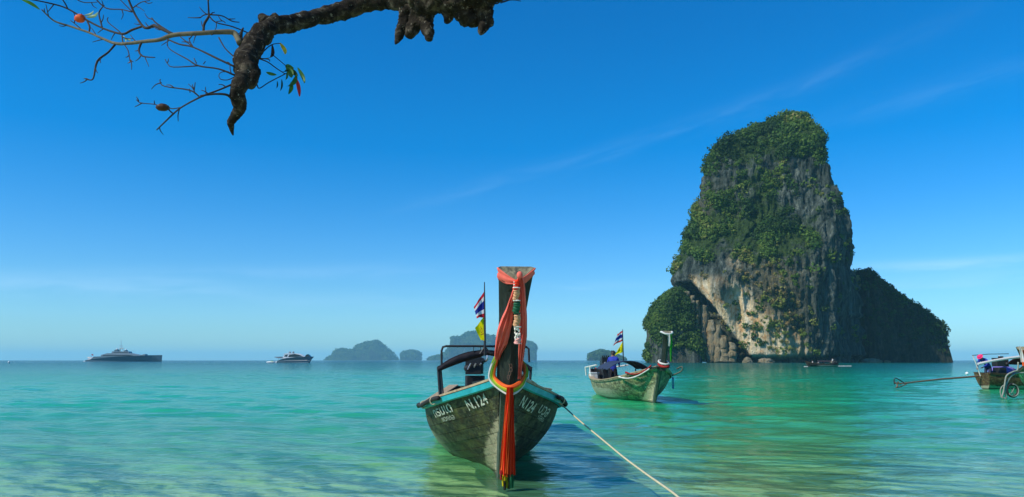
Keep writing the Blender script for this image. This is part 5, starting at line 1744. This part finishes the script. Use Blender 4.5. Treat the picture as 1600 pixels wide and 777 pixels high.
# violet cloth bundle lying amidships behind the rail
rows = []
bx_ = empty('cloth_bundle', MX3 @ Vector((0.55, 8.9, 1.0)), ang3, 'violet-blue tarpaulin bundle lying behind the man in the pink hat', 'tarpaulin')
bm = bmesh.new(); bmesh.ops.create_icosphere(bm, subdivisions=3, radius=1)
for v_ in bm.verts:
    kf = 1 + 0.22 * mnoise.noise(v_.co * 2.2) + 0.08 * mnoise.noise(v_.co * 6)
    v_.co = Vector((v_.co.x * 0.35, v_.co.y * 0.85, v_.co.z * 0.28)) * kf
me = bpy.data.meshes.new('tarpaulin'); bm.to_mesh(me); bm.free(); me.materials.append(M['violet_cloth']); me.polygons.foreach_set('use_smooth', [True] * len(me.polygons))
link('tarpaulin', me, bx_)
make_person(MX3 @ Vector((0.15, 10.05, 0.30)), math.radians(-62), 'person in blue clothes and pink hat bending over the engine of the red-brown boat', BEND, 'blue_cloth', 'navy_cloth', hat='pink_cloth', k=1.08)

# --- fourth boat at the right edge, mostly outside: bow with hanging hoses and a tyre ring
bow4 = G(1592, 622)
boat4, H4 = make_boat(bow4 + Vector((0.85, 0, 0)), math.radians(-48), 'varnished orange boat bow at the right edge with pale hoses hanging over it', 'boat', 'longtail boats', 'hull_orange', 'brown_wood',
                      L=9.8, ns=28, nst=7, canopy=None, cap_m='brown_wood', prow_m='brown_wood', prow_h=0.85, engine=False)
Y4 = bow4.y - 1.3
for i, (pl, r_, lab) in enumerate((
        ([(1591, 566), (1590, 578), (1583, 581), (1573, 587), (1570, 600), (1568, 612), (1566, 621), (1572, 623)], 0.032, 'pale hose curving from the orange bow down to the water, left one of the pair'),
        ([(1604, 583), (1590, 583), (1580, 588), (1573, 600), (1571, 614), (1573, 622)], 0.032, 'pale hose sweeping from the right edge over the orange bow, right one of the pair'),
        ([(1574, 600), (1566, 604), (1563, 612), (1565, 622)], 0.024, 'short thin hose end dipping into the water, leftmost at the orange bow'))):
    pts = [P(a, b, Y4 + 0.05 * i) for a, b in pl]
    tag(MB().tube(pts, r_, 8, sub=5).build('hose', M['pale_hose'], None, smooth=True, origin=pts[0]), lab, 'hose', 'hoses hanging at the orange bow')
tc = P(1582, 610, Y4 + 0.1)
ty = empty('tyre', tc, math.radians(10), 'worn pale-rimmed tyre hanging as a fender beside the hoses', 'tyre')
MB().tube([Vector((0.26 * math.cos(a), 0, 0.26 * math.sin(a))) for a in np.linspace(0, 2 * PI, 24, endpoint=False)], 0.05, 10, closed=True).build('tread', M['rubber'], ty, smooth=True)
MB().tube([Vector((0.25 * math.cos(a), -0.045, 0.25 * math.sin(a))) for a in np.linspace(-2.6, 1.6, 20)], 0.022, 8).build('rim', M['pale_hose'], ty, smooth=True)
for a in (0.9, 2.3, 4.0, 5.2):
    MB().tube([Vector((0, 0, -0.05)), Vector((0.22 * math.cos(a), 0.02, 0.22 * math.sin(a)))], 0.018, 6).build('spoke', M['pale_hose'], ty)
for i, (pl, mt, lab) in enumerate((([(1593, 541), (1596, 552), (1598, 566)], 'white_cloth', 'white ribbon tied to the short prow at the right edge'), ([(1598, 548), (1599, 560), (1600, 572)], 'orange_cloth', 'orange ribbon tied behind the white one at the right edge'))):
    o = ribbon([P(a, b, Y4 - 0.2) for a, b in pl], [0.04, 0.10, 0.12], M[mt], 'ribbon', None, 1, 0.02, seed=70 + i)
    tag(o, lab, 'ribbon')

# --- little boat far off in front of the tower
bl = G(1259, 573)
boat5, H5 = make_boat(bl + Vector((0.6, 0, 0)), math.radians(82 + 180), 'little dark longtail boat with passengers passing under the limestone tower', 'boat', 'longtail boats', 'hull_black', 'brown_wood',
                      L=7.2, ns=16, planks=False, canopy=(2.2, 5.4, 1.55, 0.8, False), canopy_m='black_cloth', cap_m='brown_wood', prow_h=0.7, detail=False)
MX5 = Matrix.Translation(boat5.location) @ boat5.rotation_euler.to_matrix().to_4x4()
for i, (x_, y_, shirt, lab) in enumerate(((0, 1.2, 'white_cloth', 'passenger in white at the left end of the little far boat'), (0.2, 2.6, 'white_cloth', 'passenger in white sitting left of the middle in the little far boat'), (-0.2, 4.0, 'white_cloth', 'passenger in white sitting right of the middle in the little far boat'))):
    make_person(MX5 @ Vector((x_, y_, 0.62)), math.radians(82 + 180), lab, SIT, shirt, 'navy_cloth', fingers=False, k=1.05)
make_person(MX5 @ Vector((0, 6.0, 0.4)), math.radians(82 + 180), 'boatman in pale shirt standing at the right end of the little far boat', STAND, 'white_cloth', 'navy_cloth', fingers=False, k=1.0)


# ------------------------------------------------------------------ yachts
def outline_solid(mb, pts, D, hd, taper=None, bev=0.0):
    """side outline in photo pixels, extruded to real depth +-hd; taper(px) scales the half width"""
    tp = taper or (lambda x_: 1.0)
    ps = [P(a, b, D) for a, b in pts]
    a = [p + Vector((0, -hd * tp(q[0]), 0)) for p, q in zip(ps, pts)]
    b = [p + Vector((0, hd * tp(q[0]), 0)) for p, q in zip(ps, pts)]
    k = len(ps)
    return mb.add(a + b, [tuple(range(k)), tuple(reversed(range(k, 2 * k)))] + [(i, (i + 1) % k, (i + 1) % k + k, i + k) for i in range(k)])


def piece(root, name, mat, pts, D, hd, taper=None):
    mb = MB(); outline_solid(mb, pts, D, hd, taper)
    for v in mb.v: v -= root.location
    return mb.build(name, M[mat], root)


D1 = 900.0
wl1 = 565.05
y1 = empty('yacht', Vector((P(195, 560, D1).x, D1, 0)), 0, 'long grey superyacht with a mast on the horizon at the far left', 'yacht')
bowt = lambda q: 1.0 if q < 215 else max(0.06, 1 - ((q - 215) / 38) ** 2)
piece(y1, 'hull', 'grey_hull', [(138, wl1 + 0.5), (138, 562.8), (146, 561.8), (151, 557.6), (160, 557.2), (185, 557.2), (215, 556.2), (240, 555.2), (253.4, 555.0), (252.6, wl1 + 0.5)], D1, 6.5, bowt)
piece(y1, 'lower_deckhouse', 'grey_hull_dark', [(161, 557.3), (161.5, 554.8), (171, 552.2), (205, 552.0), (218, 554.6), (224, 556.4), (215, 557.3)], D1, 5.2)
piece(y1, 'window_band', 'glass', [(164, 556.3), (164.5, 555.0), (205, 554.8), (213, 556.3)], D1, 5.3)
piece(y1, 'bulwark_wedge', 'grey_hull_dark', [(219, 556), (228, 553.4), (229, 555.6)], D1, 3.5)
piece(y1, 'upper_deckhouse', 'grey_hull_dark', [(177, 552.2), (178, 549.2), (203, 549.4), (204.5, 552.1)], D1, 4.2)
piece(y1, 'window_band', 'glass', [(180, 551.2), (180.4, 550.2), (202, 550.2), (203, 551.2)], D1, 4.3)
piece(y1, 'flybridge', 'grey_hull', [(180, 549.3), (181, 546.8), (185, 546.2), (186, 549.3)], D1, 3)
piece(y1, 'flybridge', 'grey_hull', [(195, 549.3), (196.2, 547.2), (198, 547.4), (199, 549.3)], D1, 2.4)
mb = MB()
mk = lambda a, b: P(a, b, D1) - y1.location
mb.tube([mk(187.5, 549.5), mk(188.5, 544.5)], 0.5, 8); mb.tube([mk(193, 549.5), mk(191, 544.5)], 0.4, 8); mb.box(mk(190, 544.3), (5.5, 1.6, 0.7)); mb.build('radar_arch', M['white_boot'], y1)
MB().tube([mk(189.4, 545), mk(189.3, 531)], [0.28, 0.12], 8).build('mast', M['steel'], y1)
MB().box(mk(189.4, 540.8), (4.2, 0.8, 0.5)).build('crosstree', M['steel'], y1)
mb = MB(); mb.ball(mk(183, 546.0), 1.1).ball(mk(197, 546.6), 0.9); mb.build('radar_dome', M['white_paint'], y1, smooth=True)
MB().tube([mk(143.5, 559), mk(143.0, 553)], 0.16, 6).build('flagstaff', M['steel'], y1)
piece(y1, 'ensign', 'darkred_cloth', [(143.3, 553), (146, 554.5), (145.5, 556), (143.3, 555.2)], D1, 0.1)
piece(y1, 'stern_stair', 'white_paint', [(139, 563.2), (144, 559.5), (151, 557.4), (151, 558.6), (144, 563.6)], D1, 6.0)
piece(y1, 'swim_platform', 'white_paint', [(134, wl1), (134, 564.1), (146, 563.6), (146, wl1)], D1, 5.4)
tb = empty('tender', P(139.5, 558.5, D1) - Vector((0, 0, 1.0)), 0, 'small tender hanging over the stern of the grey superyacht', 'tender')
mb = MB(); mb.ball((0, 0, 0.6), (2.6, 1.0, 0.7), 14, 8).box((0.2, 0, 1.3), (2.0, 1.2, 0.5)); mb.build('tender_hull', M['white_boot'], tb, smooth=True)

D2 = 500.0
y2 = empty('yacht', Vector((P(462, 560, D2).x, D2, 0)), 0, 'white-topped motor yacht with swept dark windows, right of the grey superyacht', 'yacht')
mk = lambda a, b: P(a, b, D2) - y2.location
wl2 = 567.3
bt2 = lambda q: 1.0 if q < 470 else max(0.05, 1 - ((q - 470) / 21) ** 2)
piece(y2, 'hull', 'grey_hull', [(434, wl2 + 0.6), (436, 563.5), (442, 561.5), (450, 559.6), (465, 558.3), (480, 557.5), (490.6, 557.4), (486, 562), (482, wl2 + 0.6)], D2, 3.4, bt2)
piece(y2, 'spray_rail', 'white_boot', [(446, 564.4), (447, 563.9), (482, 562.9), (481.5, 563.5)], D2, 3.45, bt2)
piece(y2, 'deckhouse', 'white_paint', [(440, 560.8), (444, 557.5), (447, 553.6), (458, 552.3), (466, 552.6), (472, 554.6), (478, 557.6), (466, 558.6), (452, 559.8)], D2, 2.7)
piece(y2, 'window_band', 'glass', [(452, 558.2), (454, 554.6), (462, 553.3), (469, 554.6), (475.5, 557.2), (464, 558.0)], D2, 2.76)
piece(y2, 'side_window', 'glass', [(446, 557.4), (447, 555.0), (451.5, 554.4), (450.5, 557.8)], D2, 2.76)
piece(y2, 'flybridge_roof', 'white_paint', [(444, 553.9), (446, 552.7), (458, 551.9), (462, 552.4), (450, 554.0)], D2, 2.8)
piece(y2, 'cockpit_roof', 'grey_hull_dark', [(430.5, 558.4), (431, 557.8), (442, 557.4), (444, 558.6), (436, 560.0)], D2, 2.9)
piece(y2, 'stern_deck', 'white_paint', [(431, 566.8), (433, 564.4), (441, 563.8), (443, 565.6), (440, 567.0)], D2, 3.0)
piece(y2, 'foredeck_windscreen', 'glass', [(477.5, 557.6), (479, 554.6), (482, 553.6), (486, 557.3)], D2, 1.6)
for px0 in (452.8, 458.2):
    MB().ball(mk(px0, 551.0), 0.75, 10, 8).build('radar_dome', M['grey_hull_dark'], y2, smooth=True)
for px0, tx in ((455, 548), (450, 547)):
    MB().tube([mk(px0, 552.3), mk(px0 - 1.4, tx)], 0.06, 6).build('antenna', M['white_paint'], y2)
for px0 in (434, 438):
    MB().tube([mk(px0, 565), mk(px0 + 1.5, 558.8)], 0.12, 6).build('cockpit_post', M['white_paint'], y2)
js = empty('tender', P(423, 567.0, D2 - 8) * 1.0, 0, 'small white tender floating just behind the stern of the motor yacht', 'tender')
js.location.z = 0
mb = MB(); mb.ball((0, 0, 0.35), (3.0, 1.1, 0.55), 16, 8); mb.build('tender_hull', M['white_paint'], js, smooth=True)
MB().box((0.8, 0, 1.0), (1.6, 1.0, 0.5)).build('seat', M['green_cloth'], js)
# wake streaks behind the little boat
for i, (x0, x1, py0) in enumerate(((1297, 1330, 572.3), (1256, 1262, 573.2))):
    a, b = G(x0, py0), G(x1, py0)
    mb = MB(); rows = []
    for k in range(25):
        t = k / 24; c_ = a.lerp(b, t)
        w_ = 0.55 * (math.sin(PI * min(1, t * 1.2 + 0.05)) * 0.6 + 0.4) * (1 + 0.4 * mnoise.noise(c_ * 0.7))
        rows.append([c_ + Vector((0, -w_, -0.05)), c_ + Vector((0, -w_ * 0.4, 0.10 + 0.06 * mnoise.noise(c_ * 1.3))), c_ + Vector((0, w_ * 0.4, 0.10)), c_ + Vector((0, w_, -0.05))])
    mb.grid(rows)
    tag(mb.build('wake_foam', M['white_cloth'], None, smooth=True), ('line of white wake foam trailing right of the little far boat', 'short splash of foam under the bow of the little far boat')[i], kind='stuff')
# buoy far left
bu = empty('buoy', G(14, 567.2), 0, 'tiny pale buoy floating near the left edge of the sea', 'buoy')
mb = MB(); mb.ball((0, 0, 0.45), (0.6, 0.6, 0.65), 12, 8); mb.build('float', M['white_paint'], bu, smooth=True)
MB().tube([Vector((0, 0, 0.9)), Vector((0, 0, 1.6))], 0.12, 8).build('top_mark', M['white_paint'], bu)

# ------------------------------------------------------------------ the tree that reaches over the beach
def YT(px, py):
    return 4.0 + 0.22 * math.sin(px / 70.0) + 0.15 * math.sin(py / 38.0 + 1.0) + 0.0004 * (px - 400)


tree = empty('beach_tree', (4.2, -0.6, 0.03), 0, 'nearly bare old tree whose knotty dark branch reaches in over the beach', 'tree')
TL = Vector(tree.location)


def tpx(px, py): return P(px, py, YT(px, py))


def branch(name, pts, mat, sub=4, seg=12, rough=0.16, rs=None, world_pts=None):
    ps = [tpx(a, b) - TL for a, b, r in pts] if world_pts is None else [p - TL for p in world_pts]
    rr2 = [r * 4.0 / 1212 for a, b, r in pts] if rs is None else rs
    return MB().tube(ps, rr2, seg, sub=sub, rough=rough).build(name, M[mat], tree, smooth=True)


tp = tpx(800, -40)
wp = [tpx(425, 40), tpx(445, 39), tpx(470, 33), tpx(500, 25), tpx(530, 19), tpx(560, 9), tpx(600, -1), tpx(640, -5), tpx(690, -12), tpx(740, -12), tpx(790, -30), Vector((1.6, 3.7, 3.75)), Vector((2.6, 2.6, 3.9)), Vector((3.6, 1.0, 3.4)), Vector((4.1, -0.2, 2.4)), Vector((4.25, -0.6, 1.2)), Vector((4.2, -0.6, -0.2))]
rs = [v * 0.93 * 4.0 / 1212 for v in (15, 15.5, 15, 16.5, 17, 17, 19, 24, 30, 30, 28, 28)] + [0.12, 0.15, 0.19, 0.24, 0.32]
branch('limb', None, 'bark', 14, 36, 0.22, rs, wp)
branch('broken_end', [(431, 41, 15), (420, 39, 15), (411, 30, 10), (408, 22, 3)], 'bark', 8, 22, 0.3)
branch('limb', [(424, 40, 15), (412, 52, 17), (398, 64, 17), (390, 80, 16), (384, 98, 17), (388, 114, 16), (391, 127, 13), (393, 138, 4)], 'bark', 12, 30, 0.26)
branch('limb', [(382, 118, 14), (374, 134, 11), (370, 146, 9), (374, 160, 9), (374, 170, 8), (366, 184, 7), (361, 192, 5.5), (362, 202, 3), (364, 211, 1.2)], 'bark', 12, 26, 0.26)
for pl in ([(662, -8, 26), (648, 10, 21), (636, 30, 15), (626, 50, 9), (618, 69, 1.5)], [(670, -4, 24), (666, 22, 17), (667, 44, 11), (669, 56, 8), (670, 62, 3)], [(698, -6, 26), (699, 14, 17), (699, 28, 9), (698, 36, 3)], [(650, -8, 26), (690, -2, 24), (730, -4, 28), (757, 4, 16)], [(650, -4, 24), (652, 14, 20), (656, 28, 15), (660, 40, 8)],
           [(722, -5, 28), (730, 14, 24), (738, 28, 17), (744, 36, 8)], [(746, -6, 28), (752, 16, 20), (757, 34, 14), (751, 54, 2)], [(652, 0, 20), (650, 30, 14), (641, 50, 10), (634, 57, 3)]):
    branch('burl', pl, 'bark', 12, 30, 0.42)
TW = [
    ([(375, 68, 6), (368, 54, 5.5), (356, 50, 5), (313, 52, 4.5), (271, 55, 4.2), (251, 62, 4), (225, 65, 3.6), (200, 68, 3.2), (180, 68, 2.8), (157, 59, 2.4), (139, 51, 2.2), (109, 41, 2), (87, 34, 1.8), (75, 25, 1.5), (65, 15, 1.2)], 'limb_pale'),
    ([(271, 54, 3), (245, 42, 3), (240, 40, 3), (231, 44, 2.8), (223, 41, 2.6), (211, 23, 2.2), (200, -2, 2)], 'twig'),
    ([(223, 41, 2.3), (206, 47, 2.3), (194, 53, 2.3), (180, 51, 2.2), (160, 44, 2), (138, 33, 1.8), (106, 14, 1.6), (81, 6, 1.4), (47, -1, 1.2)], 'twig'),
    ([(106, 14, 1.4), (102, 6, 1.4), (96, -3, 1.2)], 'twig'), ([(160, 44, 1.7), (155, 25, 1.4), (156, 17, 1.3), (163, 8, 1)], 'twig'),
    ([(181, 68, 2.2), (169, 82, 1.9), (152, 96, 2.2), (146, 122, 1.4), (139, 125, 1.2), (132, 123, 0.9)], 'twig'),
    ([(221, 66, 2.6), (217, 79, 2), (223, 88, 1.5), (242, 90, 1)], 'twig'), ([(271, 54, 2), (245, 37, 1.6), (237, 28, 1)], 'twig'),
    ([(368, 105, 2), (342, 93, 1.9), (302, 74, 1.6), (279, 69, 1.5), (257, 59, 1.3)], 'twig'), ([(302, 74, 1.4), (297, 66, 1.1), (295, 59, 0.8)], 'twig'), ([(302, 74, 1.3), (282, 58, 1)], 'twig'),
    ([(367, 118, 1.9), (342, 108, 1.6), (310, 103, 1.4), (293, 93, 1.2), (268, 79, 1), (261, 71, 0.8)], 'twig'), ([(310, 103, 1.1), (271, 105, 1), (262, 100, 0.9), (258, 93, 0.7)], 'twig'),
    ([(367, 130, 1.9), (344, 140, 1.5), (313, 152, 1.7), (285, 167, 1.5), (271, 178, 1.5), (245, 203, 1.2)], 'twig'), ([(366, 160, 3), (356, 149, 2.2), (336, 147, 1.8), (313, 150, 1.6)], 'twig'),
    ([(311, 151, 1.3), (296, 141, 1.4), (257, 135, 1), (250, 127, 0.9), (251, 124, 0.8)], 'twig'), ([(303, 145, 1), (305, 129, 0.7)], 'twig'),
    ([(271, 178, 1.3), (265, 173, 1.2), (264, 168, 0.9)], 'twig'), ([(250, 166, 0.9), (240, 163, 0.9), (220, 161, 0.9), (213, 156, 0.7)], 'twig'), ([(283, 168, 1), (268, 170, 0.9), (262, 165, 0.7)], 'twig'),
    ([(318, 49, 2.6), (319, 38, 2.4), (326, 26, 2.2), (326, 18, 1.6), (325, -2, 1.2)], 'twig'), ([(326, 23, 1.4), (347, 25, 1.1), (362, 33, 1.1), (374, 35, 0.8)], 'twig'), ([(326, 24, 1.3), (337, 35, 1.2), (364, 42, 1.2), (396, 55, 1.2), (405, 58, 1)], 'twig'),
    ([(326, 22, 1.3), (318, 24, 1), (313, 28, 0.8)], 'twig'), ([(338, 36, 0.9), (338, 42, 0.8), (336, 47, 0.6)], 'twig'), ([(352, 36, 0.9), (348, 33, 0.8), (338, 34, 0.7)], 'twig'),
    ([(149, -2, 1.3), (166, 13, 1.3), (190, 15, 1.2), (206, 19, 1.2)], 'twig'), ([(121, 0, 1), (132, 4, 1), (152, 3.5, 0.8)], 'twig'), ([(206, 14, 1.2), (220, 4, 1), (234, 1, 0.7)], 'twig'), ([(207, 19, 1.2), (196, 8, 1), (186, -2, 0.8)], 'twig'),
    ([(169, 27, 0.9), (169, 35, 1), (189, 52, 1.2), (192, 66, 1.2), (200, 79, 1), (203, 95, 0.8)], 'twig'), ([(203, 93, 0.7), (208, 97, 0.7)], 'twig'), ([(139, 51, 1.6), (140, 42, 1.8), (136, 33, 1.4)], 'twig'), ([(127, 46, 1.2), (118, 38, 1), (110, 32, 0.8)], 'twig'),
    ([(402, 91, 1.5), (418, 97, 1.1), (432, 107, 1), (446, 116, 0.9)], 'twig'), ([(404, 91, 1.2), (420, 93, 0.9), (421, 96, 0.6)], 'twig'), ([(400, 126, 1.6), (402, 134, 1.2), (406, 138, 1.1), (420, 129, 1), (447, 115, 0.9)], 'twig'),
    ([(424, 84, 1), (436, 94, 0.9), (448, 104, 0.8)], 'twig'), ([(410, 82, 1.3), (420, 73, 1.2), (428, 69, 1), (438, 68, 0.8)], 'twig'),
    ([(764, 4, 1.6), (776, 6, 1.3), (782, 3, 1.2), (800, 0, 1), (814, 2, 0.8)], 'twig'), ([(782, 5, 1), (792, 2, 0.8), (803, -3, 0.7)], 'twig'),
    ([(342, 59, 1.4), (352, 76, 1.1), (367, 90, 1.3)], 'twig'), ([(357, 112, 0.9), (346, 113, 0.8), (342, 118, 0.7), (345, 124, 0.8), (356, 125, 0.8), (367, 120, 1)], 'twig'),
    ([(376, 65, 4), (377, 52, 3), (380, 44, 1.5)], 'bark'), ([(297, 145, 0.9), (296, 139, 0.8)], 'twig'), ([(322, 148, 0.9), (321, 136, 0.6)], 'twig'), ([(318, 100, 0.9), (321, 96, 0.7)], 'twig'), ([(307, 99, 1), (303, 91, 0.7)], 'twig'),
]
for pl, mt in TW:
    branch('twig', [(a, b, r * 0.82) for a, b, r in pl], mt, 4, 7 if mt == 'twig' else 12, 0.10)


# short spurs along the twigs
rs_ = random.Random(21)
for pl, mt in TW[:34]:
    for i in range(1, len(pl)):
        if rs_.random() < 0.62:
            (xa, ya, ra), (xb, yb, rb) = pl[i - 1], pl[i]
            t = rs_.random(); x0_, y0_ = xa + (xb - xa) * t, ya + (yb - ya) * t
            an = math.atan2(yb - ya, xb - xa) + rs_.choice((-1, 1)) * rs_.uniform(0.5, 1.2)
            ln_ = rs_.uniform(6, 20)
            x1_, y1_ = x0_ + math.cos(an) * ln_ * 0.5, y0_ + math.sin(an) * ln_ * 0.5
            an += rs_.uniform(-0.7, 0.7)
            branch('twig', [(x0_, y0_, 0.95), (x1_, y1_, 0.75), (x1_ + math.cos(an) * ln_ * 0.5, y1_ + math.sin(an) * ln_ * 0.5, 0.45)], 'twig', 3, 6, 0.1)


def leaf(px0, py0, px1, py1, wpx, mat, curl=0.25, label=None, tilt=0.0):
    a, b = tpx(px0, py0) - TL, tpx(px1, py1) - TL
    L = (b - a).length; ax = (b - a).normalized()
    vw = Vector((0.25 + tilt, 1, 0.1)).normalized()
    lat = ax.cross(vw).normalized(); nn = lat.cross(ax)
    w_ = wpx * 4.0 / 1212
    rows = []
    k = 9
    for i in range(k + 1):
        t = i / k
        hw = w_ / 2 * (math.sin(PI * min(1, t * 0.9 + 0.04)) ** 0.75) * (1 - 0.25 * t)
        c_ = a + ax * L * t + nn * (curl * L * math.sin(PI * t) * 0.5)
        rows.append([c_ - lat * hw + nn * hw * 0.35, c_ - lat * hw * 0.5 + nn * hw * 0.10, c_, c_ + lat * hw * 0.5 + nn * hw * 0.10, c_ + lat * hw + nn * hw * 0.35])
    mb = MB(); mb.grid(rows)
    o = mb.build('leaf', M[mat], tree, smooth=True)
    if label: o['label'] = label
    return o


leaf(437, 67, 446, 85, 8, 'leaf_yellow', 0.3, 'yellow leaf'); leaf(425, 70, 415, 91, 9, 'leaf_brown', 0.3, 'dark brown leaf')
leaf(432, 117, 416, 113, 6, 'leaf_green', 0.2); leaf(446, 103, 459, 107, 11, 'leaf_green', 0.3); leaf(447, 105, 456, 121, 13, 'leaf_green', 0.2, None, 0.2)
leaf(452, 108, 465, 119, 9, 'leaf_dark', 0.3); leaf(465, 106, 476, 130, 7.5, 'leaf_green', 0.25); leaf(463, 117, 449, 135, 12, 'leaf_green', 0.2); leaf(455, 128, 451, 147, 9, 'leaf_green', 0.2)
leaf(462, 122, 468, 151, 8, 'leaf_red', 0.15, 'dark red leaf'); leaf(440, 124, 438, 142, 4, 'leaf_dark', 0.2); leaf(433, 127, 432, 138, 3, 'leaf_dark', 0.2); leaf(448, 113, 446, 125, 5, 'leaf_green', 0.2)
leaf(452, 103, 440, 112, 9, 'leaf_dark', 0.2)
leaf(62, 15, 34, 0, 7, 'leaf_green', 0.25); leaf(135, 27, 153, 19, 7, 'leaf_pale', 0.4); leaf(146, 17, 131, 24, 5, 'leaf_pale', 0.4); leaf(325, 4, 323, -6, 5, 'leaf_pale', 0.2); leaf(195, 60, 204, 63, 3.5, 'leaf_pale', 0.3)
leaf(205, 94, 199, 99, 3, 'leaf_brown', 0.3); leaf(192, 56, 196, 66, 3, 'leaf_pale', 0.2)
for (px0, py0, rx, ry_, mt, lab) in ((125, 29, 9, 7.5, 'fruit_orange', 'orange ripe fruit'), (254, 168, 9.5, 5.5, 'leaf_brown', 'dark dry fruit')):
    bm = bmesh.new(); bmesh.ops.create_icosphere(bm, subdivisions=3, radius=1)
    s_ = 4.0 / 1212
    for v_ in bm.verts:
        kf = 1 + 0.12 * mnoise.noise(v_.co * 2.0) + 0.05 * abs(math.sin(4 * math.atan2(v_.co.y, v_.co.x)))
        v_.co = Vector((v_.co.x * rx * s_, v_.co.y * rx * s_ * 0.8, v_.co.z * ry_ * s_)) * kf + (tpx(px0, py0) - TL)
    me = bpy.data.meshes.new('fruit'); bm.to_mesh(me); bm.free(); me.materials.append(M[mt]); me.polygons.foreach_set('use_smooth', [True] * len(me.polygons))
    o = link('fruit', me, tree); o['label'] = lab
